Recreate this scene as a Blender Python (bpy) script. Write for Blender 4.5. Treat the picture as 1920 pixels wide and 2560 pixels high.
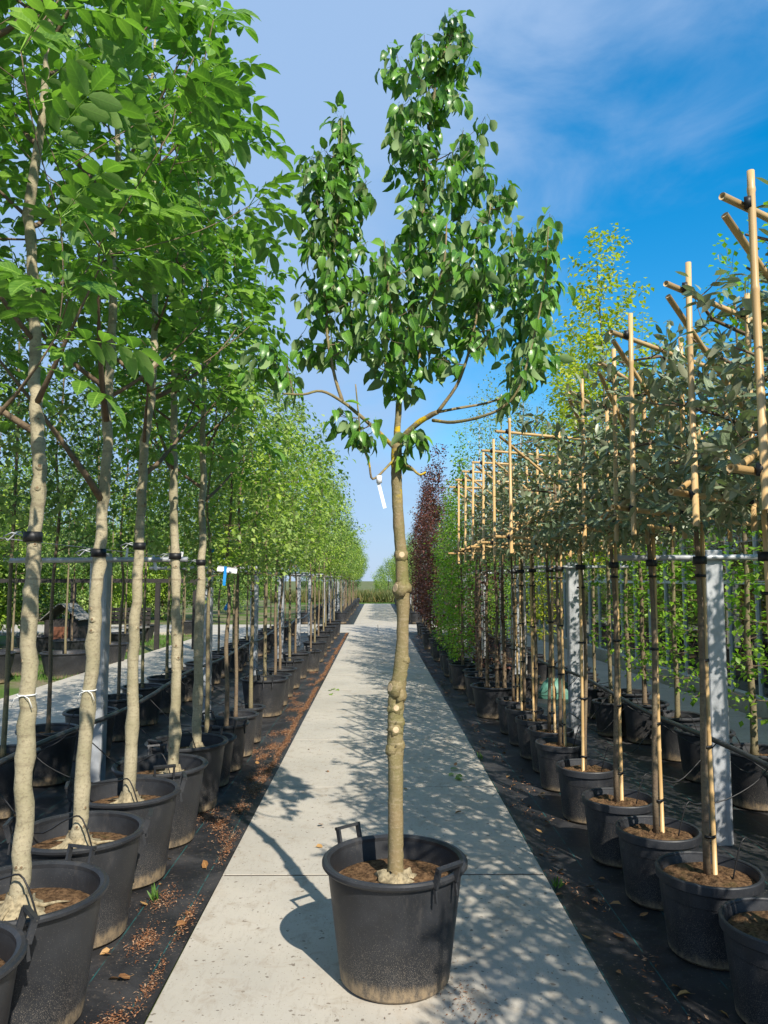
import bpy, math, random
import numpy as np
from mathutils import Vector, Matrix

R = math.radians
scene = bpy.context.scene
col = scene.collection
for _o in list(bpy.data.objects):
    bpy.data.objects.remove(_o)

# ------------------------------------------------------------------ camera
F_PX, CAM_H = 1900.0, 1.82                       # focal length in photo pixels, eye height
TILT, YAW = math.atan(171 / F_PX), math.atan(18 / F_PX)
cam_d = bpy.data.cameras.new('camera')
cam_d.sensor_fit = 'VERTICAL'
cam_d.sensor_height = 36.0
cam_d.lens = F_PX / 2560 * 36.0
cam_d.clip_start = 0.05
cam_d.clip_end = 3000
cam = bpy.data.objects.new('camera', cam_d)
col.objects.link(cam)
cam.location = (-0.045, 0, CAM_H)
cam.rotation_euler = (R(90) + TILT, 0, -YAW)
scene.camera = cam
CAM_M = Matrix.LocRotScale(cam.location, cam.rotation_euler, None)
CAM_R = CAM_M.to_3x3()

def at(px, py, Y):
    """world point at forward distance Y for a photo pixel (1920 x 2560)"""
    d = CAM_R @ Vector(((px - 960) / F_PX, -(py - 1280) / F_PX, -1))
    t = Y / d.y
    return Vector(cam.location) + d * t

def dat(dx, dy, Y):
    return at(dx * 1.1573, dy * 1.1573, Y)

# ------------------------------------------------------------------ sky and sun
SUN_EL = R(41)
SUN_AZ = Vector((0.428, -0.904, 0)).normalized()          # towards the sun
sun_vec = Vector((SUN_AZ.x * math.cos(SUN_EL), SUN_AZ.y * math.cos(SUN_EL), math.sin(SUN_EL)))
world = bpy.data.worlds.new('World')
scene.world = world
world.use_nodes = True
wn, wl = world.node_tree.nodes, world.node_tree.links
wn.clear()
w_out = wn.new('ShaderNodeOutputWorld')
w_bg = wn.new('ShaderNodeBackground')
w_bg.inputs['Strength'].default_value = 0.15
sky = wn.new('ShaderNodeTexSky')
sky.sky_type = 'NISHITA'
sky.sun_disc = False
sky.sun_elevation = SUN_EL
sky.sun_rotation = math.atan2(SUN_AZ.x, SUN_AZ.y)
sky.air_density = 1.0
sky.dust_density = 0.3
sky.ozone_density = 3.0
w_hsv = wn.new('ShaderNodeHueSaturation')
w_hsv.inputs['Hue'].default_value = 0.496
w_hsv.inputs['Saturation'].default_value = 1.75
w_hsv.inputs['Value'].default_value = 0.95
w_gam = wn.new('ShaderNodeGamma')
w_gam.inputs['Gamma'].default_value = 0.72
wl.new(sky.outputs[0], w_gam.inputs['Color'])
wl.new(w_gam.outputs[0], w_hsv.inputs['Color'])
w_tc = wn.new('ShaderNodeTexCoord')
# thin cirrus veil that covers one half of the sky, with a frayed edge
w_map = wn.new('ShaderNodeMapping')
w_map.inputs['Scale'].default_value = (1.6, 1.0, 4.0)
w_map.inputs['Rotation'].default_value = (0.0, R(28), 0.0)
wl.new(w_tc.outputs['Generated'], w_map.inputs[0])
w_n1 = wn.new('ShaderNodeTexNoise')
w_n1.inputs['Scale'].default_value = 2.2
w_n1.inputs['Detail'].default_value = 9
w_n1.inputs['Roughness'].default_value = 0.56
w_n1.inputs['Distortion'].default_value = 0.5
wl.new(w_map.outputs[0], w_n1.inputs['Vector'])
w_sep = wn.new('ShaderNodeSeparateXYZ')
wl.new(w_tc.outputs['Generated'], w_sep.inputs[0])
def wmath(op, a, b=None, c=None):
    n = wn.new('ShaderNodeMath')
    n.operation = op
    for i, v in enumerate((a, b, c)):
        if v is None:
            continue
        if isinstance(v, (int, float)):
            n.inputs[i].default_value = v
        else:
            wl.new(v, n.inputs[i])
    return n.outputs[0]
edge = wmath('ADD', wmath('MULTIPLY', w_sep.outputs['X'], -2.6), wmath('MULTIPLY', w_sep.outputs['Z'], 0.85))
edge = wmath('ADD', edge, 0.52)
w_low = wn.new('ShaderNodeMapRange')
w_low.interpolation_type = 'SMOOTHSTEP'
w_low.inputs['From Min'].default_value = 0.0
w_low.inputs['From Max'].default_value = 0.20
w_low.inputs['To Min'].default_value = 0.75
w_low.inputs['To Max'].default_value = 0.0
wl.new(w_sep.outputs['Z'], w_low.inputs['Value'])
edge = wmath('ADD', edge, w_low.outputs[0])
veil = wmath('ADD', edge, wmath('MULTIPLY', wmath('SUBTRACT', w_n1.outputs['Fac'], 0.5), 1.55))
ramp = wn.new('ShaderNodeMapRange')
ramp.interpolation_type = 'SMOOTHSTEP'
ramp.inputs['From Min'].default_value = -0.05
ramp.inputs['From Max'].default_value = 0.95
ramp.inputs['To Max'].default_value = 0.86
wl.new(veil, ramp.inputs['Value'])
w_mix = wn.new('ShaderNodeMix')
w_mix.data_type = 'RGBA'
wl.new(ramp.outputs[0], w_mix.inputs['Factor'])
wl.new(w_hsv.outputs[0], w_mix.inputs['A'])
w_mix.inputs['B'].default_value = (1.30, 1.86, 2.78, 1)
wl.new(w_mix.outputs['Result'], w_bg.inputs['Color'])
wl.new(w_bg.outputs[0], w_out.inputs['Surface'])

sun_d = bpy.data.lights.new('sun', 'SUN')
sun_d.energy = 3.5
sun_d.angle = R(0.55)
sun_d.color = (1.0, 0.93, 0.82)
sun = bpy.data.objects.new('sun', sun_d)
col.objects.link(sun)
sun.rotation_euler = (-sun_vec).to_track_quat('-Z', 'Y').to_euler()
sun.location = sun_vec * 30

vs = scene.view_settings
vs.view_transform = 'Standard'
vs.look = 'None'
vs.exposure = 1.08
vs.gamma = 1.0
vs.use_curve_mapping = False
scene.render.engine = 'CYCLES'
cy = scene.cycles
cy.use_denoising = True
cy.max_bounces = 7
cy.diffuse_bounces = 4
cy.glossy_bounces = 3
cy.transmission_bounces = 4
cy.transparent_max_bounces = 8
cy.sample_clamp_indirect = 6
cy.caustics_reflective = False
cy.caustics_refractive = False

# ------------------------------------------------------------------ materials
MATS = {}
class NT:
    def __init__(self, name):
        self.m = bpy.data.materials.new(name)
        self.m.use_nodes = True
        self.t = self.m.node_tree
        self.t.nodes.clear()
        self.out = self.n('ShaderNodeOutputMaterial')
    def n(self, kind, **kw):
        nd = self.t.nodes.new(kind)
        for k, v in kw.items():
            if hasattr(nd, k):
                setattr(nd, k, v)
        return nd
    def l(self, a, b):
        self.t.links.new(a, b)
    def set(self, sock, v):
        if isinstance(v, bpy.types.NodeSocket):
            self.l(v, sock)
        elif isinstance(v, (tuple, list)) and len(v) == 3 and sock.type == 'RGBA':
            sock.default_value = (*v, 1)
        else:
            sock.default_value = v
    def math(self, op, a, b=None, c=None, clamp=False):
        nd = self.n('ShaderNodeMath', operation=op)
        nd.use_clamp = clamp
        for i, v in enumerate((a, b, c)):
            if v is not None:
                self.set(nd.inputs[i], v)
        return nd.outputs[0]
    def mix(self, f, a, b, mode='MIX'):
        nd = self.n('ShaderNodeMix', data_type='RGBA', blend_type=mode)
        self.set(nd.inputs['Factor'], f)
        self.set(nd.inputs['A'], a)
        self.set(nd.inputs['B'], b)
        return nd.outputs['Result']
    def step(self, v, lo, hi, a=0.0, b=1.0):
        nd = self.n('ShaderNodeMapRange', interpolation_type='SMOOTHSTEP')
        for k, x in (('Value', v), ('From Min', lo), ('From Max', hi), ('To Min', a), ('To Max', b)):
            self.set(nd.inputs[k], x)
        return nd.outputs[0]
    def coord(self, kind='Object', scale=(1, 1, 1), loc=(0, 0, 0)):
        tc = self.n('ShaderNodeTexCoord')
        mp = self.n('ShaderNodeMapping')
        mp.inputs['Scale'].default_value = scale
        mp.inputs['Location'].default_value = loc
        self.l(tc.outputs[kind], mp.inputs[0])
        return mp.outputs[0]
    def noise(self, vec, scale, detail=4, rough=0.55, dist=0.0):
        nd = self.n('ShaderNodeTexNoise')
        self.l(vec, nd.inputs['Vector'])
        nd.inputs['Scale'].default_value = scale
        nd.inputs['Detail'].default_value = detail
        nd.inputs['Roughness'].default_value = rough
        nd.inputs['Distortion'].default_value = dist
        return nd.outputs['Fac']
    def xyz(self, vec):
        nd = self.n('ShaderNodeSeparateXYZ')
        self.l(vec, nd.inputs[0])
        return nd.outputs
    def rand(self):
        return self.n('ShaderNodeObjectInfo').outputs['Random']
    def bsdf(self, base, rough=0.6, spec=0.5, metal=0.0, bump=None, bs=0.3, bd=0.01):
        p = self.n('ShaderNodeBsdfPrincipled')
        self.set(p.inputs['Base Color'], base)
        self.set(p.inputs['Roughness'], rough)
        self.set(p.inputs['Metallic'], metal)
        self.set(p.inputs['Specular IOR Level'], spec)
        if bump is not None:
            b = self.n('ShaderNodeBump')
            b.inputs['Strength'].default_value = bs
            b.inputs['Distance'].default_value = bd
            self.l(bump, b.inputs['Height'])
            self.l(b.outputs[0], p.inputs['Normal'])
        return p
    def done(self, shader):
        self.l(shader.outputs[0], self.out.inputs['Surface'])
        MATS[self.m.name] = self.m
        return self.m

def leaf_mat(name, c_dark, c_mid, c_light, back, rough=0.42, trans=0.3, spec=0.45):
    t = NT(name)
    a = t.n('ShaderNodeAttribute')
    a.attribute_name = 'tint'
    r = t.math('FRACT', t.math('ADD', a.outputs['Fac'], t.math('MULTIPLY', t.rand(), 0.999)))
    cr = t.n('ShaderNodeValToRGB')
    cr.color_ramp.elements[0].color = (*c_dark, 1)
    cr.color_ramp.elements[1].color = (*c_light, 1)
    e = cr.color_ramp.elements.new(0.55)
    e.color = (*c_mid, 1)
    t.l(r, cr.inputs[0])
    v = t.noise(t.coord('Object'), 30, 3)
    ae = t.n('ShaderNodeAttribute'); ae.attribute_name = 'edge'
    al = t.n('ShaderNodeAttribute'); al.attribute_name = 'along'
    rib = t.step(ae.outputs['Fac'], 0.03, 0.13, 1.0, 0.0)
    sv = t.math('ABSOLUTE', t.math('SUBTRACT', t.math('FRACT', t.math('SUBTRACT', t.math('MULTIPLY', al.outputs['Fac'], 8.0), t.math('MULTIPLY', ae.outputs['Fac'], 1.3))), 0.5))
    side = t.step(sv, 0.30, 0.49)
    vein = t.math('MAXIMUM', rib, t.math('MULTIPLY', side, 0.45))
    top = t.mix(t.step(v, 0.35, 0.75, 0.0, 0.35), cr.outputs[0], c_light)
    top = t.mix(t.math('MULTIPLY', vein, 0.5), top, tuple(min(1, q * 1.5) for q in c_light))
    g = t.n('ShaderNodeNewGeometry')
    base = t.mix(g.outputs['Backfacing'], top, t.mix(0.35, back, cr.outputs[0]))
    p = t.bsdf(base, t.mix(g.outputs['Backfacing'], (rough,) * 3, (0.75,) * 3), spec, bump=t.math('SUBTRACT', v, t.math('MULTIPLY', vein, 0.6)), bs=0.16, bd=0.002)
    tr = t.n('ShaderNodeBsdfTranslucent')
    t.l(t.mix(1.0, top, (1.0, 1.25, 0.55), 'MULTIPLY'), tr.inputs[0])
    m = t.n('ShaderNodeMixShader')
    m.inputs[0].default_value = trans
    t.l(p.outputs[0], m.inputs[1])
    t.l(tr.outputs[0], m.inputs[2])
    return t.done(m)

leaf_mat('pear_leaf', (0.036, 0.120, 0.014), (0.074, 0.205, 0.022), (0.165, 0.335, 0.042), (0.270, 0.350, 0.160), 0.33, 0.30, 0.5)
leaf_mat('walnut_leaf', (0.052, 0.140, 0.016), (0.118, 0.255, 0.028), (0.260, 0.415, 0.070), (0.220, 0.340, 0.110), 0.36, 0.42)
leaf_mat('orchard_leaf', (0.105, 0.190, 0.034), (0.200, 0.310, 0.058), (0.370, 0.460, 0.130), (0.310, 0.380, 0.180), 0.45, 0.38)
leaf_mat('lime_leaf', (0.140, 0.250, 0.024), (0.250, 0.375, 0.038), (0.400, 0.500, 0.075), (0.310, 0.400, 0.120), 0.45, 0.43)
leaf_mat('deep_green_leaf', (0.045, 0.110, 0.020), (0.080, 0.165, 0.030), (0.150, 0.240, 0.055), (0.160, 0.230, 0.100), 0.45, 0.34)  # deeper green leaf colour for some orchard, tub and background trees
leaf_mat('oleaster_leaf', (0.080, 0.125, 0.062), (0.140, 0.195, 0.105), (0.290, 0.330, 0.210), (0.330, 0.320, 0.215), 0.36, 0.22, 0.5)
leaf_mat('hornbeam_leaf', (0.100, 0.230, 0.014), (0.180, 0.350, 0.022), (0.310, 0.470, 0.045), (0.220, 0.340, 0.070), 0.45, 0.48)
leaf_mat('beech_leaf', (0.050, 0.012, 0.012), (0.110, 0.026, 0.022), (0.200, 0.080, 0.050), (0.180, 0.090, 0.065), 0.40, 0.34)
leaf_mat('conifer_leaf', (0.130, 0.180, 0.155), (0.200, 0.255, 0.220), (0.320, 0.370, 0.330), (0.240, 0.290, 0.260), 0.6, 0.15)
leaf_mat('gold_leaf', (0.260, 0.330, 0.016), (0.400, 0.450, 0.026), (0.560, 0.550, 0.055), (0.420, 0.450, 0.080), 0.45, 0.46)
leaf_mat('grass', (0.050, 0.130, 0.012), (0.085, 0.190, 0.020), (0.150, 0.260, 0.040), (0.100, 0.200, 0.040), 0.5, 0.3)
leaf_mat('meadow', (0.060, 0.110, 0.020), (0.110, 0.150, 0.035), (0.230, 0.170, 0.060), (0.130, 0.150, 0.060), 0.6, 0.3)
leaf_mat('dry_leaf', (0.120, 0.045, 0.018), (0.230, 0.090, 0.030), (0.420, 0.250, 0.090), (0.270, 0.170, 0.100), 0.6, 0.15)

def bark_mat(name, c1, c2, c3, bands=22, lichen=None):
    t = NT(name)
    v = t.coord('Object')
    fine = t.noise(t.coord('Object', (24, 24, 30)), 3, 6, 0.72)
    big = t.noise(v, 4.5, 4, 0.6)
    band = t.noise(t.coord('Object', (1, 1, bands)), 1.6, 3, 0.7)
    c = t.mix(t.step(big, 0.35, 0.68), c1, c2)
    c = t.mix(t.step(band, 0.53, 0.66, 0, 0.55), c, c3)
    c = t.mix(t.step(fine, 0.50, 0.64, 0, 0.60), c, c3)
    if lichen:
        z = t.xyz(v)[2]
        m = t.math('MULTIPLY', t.step(t.noise(v, 11, 4, 0.6), 0.53, 0.60), t.math('MULTIPLY', t.math('MULTIPLY', t.step(z, 1.75, 1.95), t.step(z, 2.4, 2.7, 1, 0)), t.step(t.math('ABSOLUTE', t.xyz(v)[0]), 0.16, 0.30, 1, 0)))
        c = t.mix(m, c, lichen)
        gm = t.math('MULTIPLY', t.step(t.noise(v, 6, 4, 0.6), 0.48, 0.66), t.math('MULTIPLY', t.step(z, 0.45, 0.8), 0.6))
        c = t.mix(gm, c, (0.13, 0.14, 0.035))
    h = t.math('ADD', fine, t.math('MULTIPLY', band, 0.25))
    return t.done(t.bsdf(c, 0.75, 0.22, bump=h, bs=0.55, bd=0.008))
bark_mat('pear_bark', (0.235, 0.175, 0.090), (0.185, 0.160, 0.072), (0.330, 0.265, 0.165), 30, (0.52, 0.36, 0.015))
bark_mat('walnut_bark', (0.40, 0.345, 0.230), (0.27, 0.240, 0.145), (0.165, 0.130, 0.085), 13)
bark_mat('brown_bark', (0.155, 0.110, 0.072), (0.21, 0.165, 0.10), (0.075, 0.055, 0.042), 18)
bark_mat('olive_bark', (0.22, 0.19, 0.10), (0.165, 0.125, 0.082), (0.09, 0.07, 0.05), 18)
bark_mat('twig_bark', (0.150, 0.105, 0.066), (0.205, 0.150, 0.092), (0.085, 0.060, 0.044), 12)
bark_mat('birch_bark', (0.62, 0.58, 0.52), (0.52, 0.44, 0.38), (0.09, 0.07, 0.06), 18)

t = NT('concrete')
v = t.coord('Object')
n1 = t.noise(v, 1.1, 6, 0.6)
n2 = t.noise(v, 9, 6, 0.7)
n3 = t.noise(v, 60, 3, 0.6)
c = t.mix(t.step(n1, 0.3, 0.72), (0.37, 0.345, 0.295), (0.47, 0.432, 0.366))
c = t.mix(t.step(n2, 0.52, 0.78, 0, 0.35), c, (0.28, 0.245, 0.195))
c = t.mix(t.step(t.noise(t.coord('Object', (1, 0.35, 1), (7, 3, 0)), 2.3, 6, 0.62, 0.6), 0.60, 0.75, 0, 0.5), c, (0.34, 0.25, 0.16))
c = t.mix(t.step(t.noise(v, 26, 2, 0.5), 0.665, 0.70, 0, 0.75), c, (0.09, 0.065, 0.045))
c = t.mix(t.step(t.noise(t.coord('Object', (1, 1, 1), (31, 2, 0)), 5.5, 7, 0.72, 0.8), 0.50, 0.68, 0, 0.50), c, (0.27, 0.215, 0.155))
c = t.mix(t.step(t.noise(t.coord('Object', (6, 1.2, 1), (1, 8, 0)), 7, 5, 0.7), 0.52, 0.68, 0, 0.34), c, (0.26, 0.225, 0.18))
c = t.mix(t.step(t.noise(t.coord('Object', (1, 1, 1), (3, 9, 0)), 85, 2, 0.5), 0.66, 0.71, 0, 0.6), c, (0.10, 0.075, 0.055))
c = t.mix(t.math('MULTIPLY', t.rand(), 0.16), c, (0.30, 0.27, 0.225))
h = t.math('ADD', n2, t.math('MULTIPLY', n3, 0.5))
t.done(t.bsdf(c, 0.82, 0.3, bump=h, bs=0.25, bd=0.004))

t = NT('ground_cloth')
v = t.coord('Object')
x = t.xyz(v)
fr = t.math('FRACT', t.math('ADD', t.math('MULTIPLY', x[0], 3.8), 0.66))
line = t.math('LESS_THAN', t.math('ABSOLUTE', t.math('SUBTRACT', fr, 0.5)), 0.012)
dust = t.noise(v, 1.7, 6, 0.65, 0.4)
dust2 = t.noise(t.coord('Object', (1, 1, 1), (4, 1, 0)), 16, 5, 0.7)
c = t.mix(t.step(dust, 0.42, 0.74), (0.0145, 0.015, 0.017), (0.048, 0.046, 0.046))
c = t.mix(t.step(dust2, 0.56, 0.72, 0, 0.4), c, (0.12, 0.10, 0.08))
c = t.mix(t.step(t.noise(v, 70, 2, 0.5), 0.66, 0.72, 0, 0.6), c, (0.24, 0.18, 0.13))
c = t.mix(t.math('MULTIPLY', line, t.step(t.noise(v, 9, 3), 0.38, 0.55, 0.0, 0.6)), c, (0.012, 0.13, 0.13))
wv = t.noise(t.coord('Object', (1, 1, 1)), 240, 1, 0.5)
t.done(t.bsdf(c, t.step(dust, 0.35, 0.7, 0.42, 0.75), 0.4, bump=t.math('ADD', wv, t.math('MULTIPLY', dust2, 0.5)), bs=0.25, bd=0.003))

def pot_mat(name, base, dirt_h):
    t = NT(name)
    v = t.coord('Object')
    z = t.xyz(v)[2]
    n = t.noise(v, 5, 5, 0.6)
    sp = t.noise(v, 300, 2, 0.5)
    st = t.noise(t.coord('Object', (40, 40, 5)), 2, 3, 0.6)
    c = t.mix(t.step(n, 0.35, 0.75), base, tuple(b * 1.5 + 0.004 for b in base))
    thr = t.step(z, 0.02, 0.42, 0.565, 0.70)
    c = t.mix(t.math('MULTIPLY', t.math('GREATER_THAN', sp, thr), 0.5), c, (0.26, 0.225, 0.18))
    dn = t.math('ADD', t.math('MULTIPLY', t.noise(v, 3.1, 3), 0.09), t.math('MULTIPLY', st, 0.06))
    c = t.mix(t.step(t.math('SUBTRACT', z, dn), dirt_h - 0.10, dirt_h - 0.045, t.step(t.noise(t.coord('Object', (14, 14, 9), (5, 1, 2)), 2, 5, 0.7), 0.36, 0.60, 0.25, 0.85), 0.0), c, (0.29, 0.215, 0.13))
    c = t.mix(t.step(t.noise(t.coord('Object', (3, 3, 1), (2, 5, 1)), 3, 5, 0.7), 0.56, 0.75, 0, 0.18), c, (0.16, 0.14, 0.12))
    return t.done(t.bsdf(c, t.step(n, 0.3, 0.7, 0.40, 0.58), 0.45, bump=t.noise(v, 45, 3), bs=0.06, bd=0.004))
pot_mat('pot_plastic', (0.0165, 0.0175, 0.020), 0.062)
pot_mat('pot_plastic_blue', (0.016, 0.0175, 0.021), 0.035)

t = NT('soil')
v = t.coord('Object')
n = t.noise(v, 38, 6, 0.75)
c = t.mix(t.step(n, 0.36, 0.66), (0.060, 0.034, 0.019), (0.235, 0.140, 0.072))
c = t.mix(t.step(t.noise(v, 9, 3), 0.55, 0.75, 0, 0.5), c, (0.11, 0.095, 0.035))
t.done(t.bsdf(c, 0.95, 0.1, bump=n, bs=1.0, bd=0.02))

t = NT('bark_chip')
a = t.n('ShaderNodeAttribute')
a.attribute_name = 'tint'
cr = t.n('ShaderNodeValToRGB')
cr.color_ramp.elements[0].color = (0.10, 0.042, 0.02, 1)
cr.color_ramp.elements[1].color = (0.40, 0.27, 0.17, 1)
e = cr.color_ramp.elements.new(0.5)
e.color = (0.25, 0.105, 0.045, 1)
t.l(a.outputs['Fac'], cr.inputs[0])
t.done(t.bsdf(cr.outputs[0], 0.8, 0.2))

t = NT('bamboo')
v = t.coord('Object')
n = t.noise(t.coord('Object', (10, 10, 1.2)), 3, 4, 0.6)
c = t.mix(t.step(n, 0.3, 0.7), (0.46, 0.28, 0.105), (0.60, 0.41, 0.19))
c = t.mix(t.step(t.noise(v, 3, 3), 0.58, 0.72, 0, 0.5), c, (0.30, 0.185, 0.085))
c = t.mix(t.math('MULTIPLY', t.rand(), 0.25), c, (0.52, 0.39, 0.21))
t.done(t.bsdf(c, 0.42, 0.45, bump=n, bs=0.15, bd=0.003))

t = NT('steel')
v = t.coord('Object')
n = t.noise(v, 9, 5, 0.65)
c = t.mix(t.step(n, 0.35, 0.68), (0.32, 0.335, 0.35), (0.44, 0.455, 0.47))
c = t.mix(t.step(t.noise(t.coord('Object', (20, 20, 2)), 2, 4), 0.55, 0.75, 0, 0.5), c, (0.24, 0.25, 0.265))
t.done(t.bsdf(c, t.step(n, 0.3, 0.7, 0.42, 0.6), 0.5, 0.35, bump=n, bs=0.12, bd=0.003))

def plain(name, c, rough=0.5, spec=0.4, metal=0.0, nz=12, amt=0.35):
    t = NT(name)
    v = t.coord('Object')
    n = t.noise(v, nz, 4)
    cc = t.mix(t.step(n, 0.35, 0.7), c, tuple(x * (1 - amt) for x in c))
    return t.done(t.bsdf(cc, rough, spec, metal, bump=n, bs=0.1, bd=0.003))
plain('rubber', (0.012, 0.012, 0.013), 0.5)
plain('pipe', (0.035, 0.036, 0.040), 0.38, 0.5)
plain('white_tag', (0.78, 0.78, 0.78), 0.5, amt=0.06)
plain('blue_ribbon', (0.012, 0.24, 0.62), 0.45, amt=0.1)
plain('teal_clip', (0.01, 0.22, 0.20), 0.4)
plain('cut_wood', (0.56, 0.42, 0.26), 0.7, 0.2, nz=40)
plain('callus', (0.185, 0.125, 0.070), 0.75, 0.2, nz=30)
plain('burlap', (0.36, 0.30, 0.19), 0.9, 0.1, nz=60, amt=0.5)
plain('dark_wood', (0.030, 0.026, 0.024), 0.7)
plain('grey_board', (0.26, 0.245, 0.22), 0.8, nz=5)
plain('rust', (0.16, 0.06, 0.03), 0.8)
plain('green_bag', (0.10, 0.26, 0.20), 0.5)
plain('string', (0.75, 0.75, 0.72), 0.6)
plain('frame_white', (0.62, 0.65, 0.66), 0.4, amt=0.1)
plain('house_floor', (0.05, 0.055, 0.05), 0.8)
plain('glasshouse_dark', (0.035, 0.050, 0.042), 0.8)
plain('earth', (0.17, 0.135, 0.095), 0.95, 0.1, nz=1.5, amt=0.5)
plain('joint_soil', (0.045, 0.036, 0.028), 0.95, 0.1)
plain('fruit', (0.42, 0.13, 0.09), 0.4)

t = NT('terrain')
v = t.coord('Object')
n = t.noise(v, 0.5, 6, 0.6)
n2 = t.noise(v, 7, 5, 0.7)
c = t.mix(t.step(n, 0.42, 0.6), (0.070, 0.120, 0.025), (0.19, 0.155, 0.105))
c = t.mix(t.step(n2, 0.45, 0.7, 0, 0.6), c, (0.10, 0.145, 0.035))
t.done(t.bsdf(c, 0.95, 0.1, bump=n2, bs=0.6, bd=0.03))

t = NT('glass')
gl = t.n('ShaderNodeBsdfGlossy')
gl.inputs['Roughness'].default_value = 0.03
gl.inputs['Color'].default_value = (0.80, 0.88, 0.84, 1)
tr = t.n('ShaderNodeBsdfTransparent')
tr.inputs['Color'].default_value = (0.62, 0.72, 0.66, 1)
fz = t.n('ShaderNodeFresnel')
fz.inputs['IOR'].default_value = 1.7
m = t.n('ShaderNodeMixShader')
t.l(t.math('ADD', t.math('MULTIPLY', fz.outputs[0], 0.9), 0.16, clamp=True), m.inputs[0])
t.l(tr.outputs[0], m.inputs[1])
t.l(gl.outputs[0], m.inputs[2])
t.done(m)

# ------------------------------------------------------------------ mesh helpers
def tag(o, label=None, cat=None, group=None, kind=None):
    if label:
        o['label'] = label
    if cat:
        o['category'] = cat
    if group:
        o['group'] = group
    if kind:
        o['kind'] = kind
    return o

def empty(name, loc, label, cat, group=None, rz=0.0):
    o = bpy.data.objects.new(name, None)
    o.empty_display_size = 0.1
    col.objects.link(o)
    o.location = loc
    o.rotation_euler = (0, 0, rz)
    return tag(o, label, cat, group)

def link(name, me, parent=None, loc=None, rot=None, scale=None):
    o = bpy.data.objects.new(name, me)
    col.objects.link(o)
    if parent is not None:
        o.parent = parent
    if loc is not None:
        o.location = loc
    if rot is not None:
        o.rotation_euler = rot
    if scale is not None:
        o.scale = scale if hasattr(scale, '__len__') else (scale,) * 3
    return o

def np_mesh(name, V, F, mat, tint=None, smooth=True):
    """F: (n,3) or (n,4) int array"""
    V = np.asarray(V, dtype=np.float32)
    F = np.asarray(F, dtype=np.int32)
    ex = V[:, 3:5].copy() if V.shape[1] == 5 else None
    V = np.ascontiguousarray(V[:, :3])
    me = bpy.data.meshes.new(name)
    k = F.shape[1]
    me.vertices.add(len(V))
    me.vertices.foreach_set('co', V.ravel())
    me.loops.add(F.size)
    me.loops.foreach_set('vertex_index', F.ravel())
    me.polygons.add(len(F))
    me.polygons.foreach_set('loop_start', np.arange(0, F.size, k, dtype=np.int32))
    try:
        me.polygons.foreach_set('loop_total', np.full(len(F), k, dtype=np.int32))
    except Exception:
        pass
    me.polygons.foreach_set('use_smooth', np.full(len(F), smooth, dtype=bool))
    if tint is not None:
        a = me.attributes.new('tint', 'FLOAT', 'POINT')
        a.data.foreach_set('value', np.asarray(tint, dtype=np.float32))
    if ex is not None:
        for nm, cidx in (('edge', 0), ('along', 1)):
            a = me.attributes.new(nm, 'FLOAT', 'POINT')
            a.data.foreach_set('value', np.ascontiguousarray(ex[:, cidx]))
    me.materials.append(MATS[mat])
    me.update()
    me.validate()
    return me

class MB:
    def __init__(self):
        self.v, self.f = [], []
    def tube(self, pts, rad, n=8, cap=True, wob=None):
        pts = [Vector(p) for p in pts]
        if not hasattr(rad, '__len__'):
            rad = [rad] * len(pts)
        b = len(self.v)
        t0 = (pts[1] - pts[0]).normalized()
        up = Vector((1, 0, 0)) if abs(t0.x) < 0.8 else Vector((0, 1, 0))
        nx = t0.cross(up).normalized()
        for i, p in enumerate(pts):
            tg = (pts[min(i + 1, len(pts) - 1)] - pts[max(i - 1, 0)])
            tg = tg.normalized() if tg.length > 1e-9 else t0
            nx = (nx - tg * nx.dot(tg))
            nx = nx.normalized() if nx.length > 1e-6 else tg.orthogonal().normalized()
            ny = tg.cross(nx)
            for k in range(n):
                a = 2 * math.pi * k / n
                r = rad[i] * (wob(i, k) if wob else 1)
                self.v.append(p + nx * (math.cos(a) * r) + ny * (math.sin(a) * r))
        for i in range(len(pts) - 1):
            for k in range(n):
                k2 = (k + 1) % n
                self.f.append((b + i * n + k, b + i * n + k2, b + (i + 1) * n + k2, b + (i + 1) * n + k))
        if cap:
            self.f.append(tuple(b + k for k in range(n))[::-1])
            e = b + (len(pts) - 1) * n
            self.f.append(tuple(e + k for k in range(n)))
        return self
    def box(self, c, s, M=None):
        b = len(self.v)
        for dx in (-.5, .5):
            for dy in (-.5, .5):
                for dz in (-.5, .5):
                    p = Vector((dx * s[0], dy * s[1], dz * s[2]))
                    if M is not None:
                        p = M @ p
                    self.v.append(Vector(c) + p)
        for q in ((0, 1, 3, 2), (4, 6, 7, 5), (0, 4, 5, 1), (2, 3, 7, 6), (0, 2, 6, 4), (1, 5, 7, 3)):
            self.f.append(tuple(b + i for i in q))
        return self
    def lathe(self, prof, n=40, c=(0, 0, 0), close=False):
        b = len(self.v)
        for r, z in prof:
            for k in range(n):
                a = 2 * math.pi * k / n
                self.v.append(Vector((c[0] + r * math.cos(a), c[1] + r * math.sin(a), c[2] + z)))
        m = len(prof)
        for i in range(m if close else m - 1):
            j = (i + 1) % m
            for k in range(n):
                k2 = (k + 1) % n
                self.f.append((b + i * n + k, b + i * n + k2, b + j * n + k2, b + j * n + k))
        return self
    def mesh(self, name, mat, smooth=True, sharp=0):
        me = bpy.data.meshes.new(name)
        me.from_pydata([tuple(p) for p in self.v], [], self.f)
        if smooth:
            me.polygons.foreach_set('use_smooth', [True] * len(me.polygons))
        me.materials.append(MATS[mat])
        me.update()
        if smooth and sharp:
            me.set_sharp_from_angle(angle=R(sharp))
        return me
    def build(self, name, mat, parent=None, smooth=True):
        return link(name, self.mesh(name, mat, smooth), parent)

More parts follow.
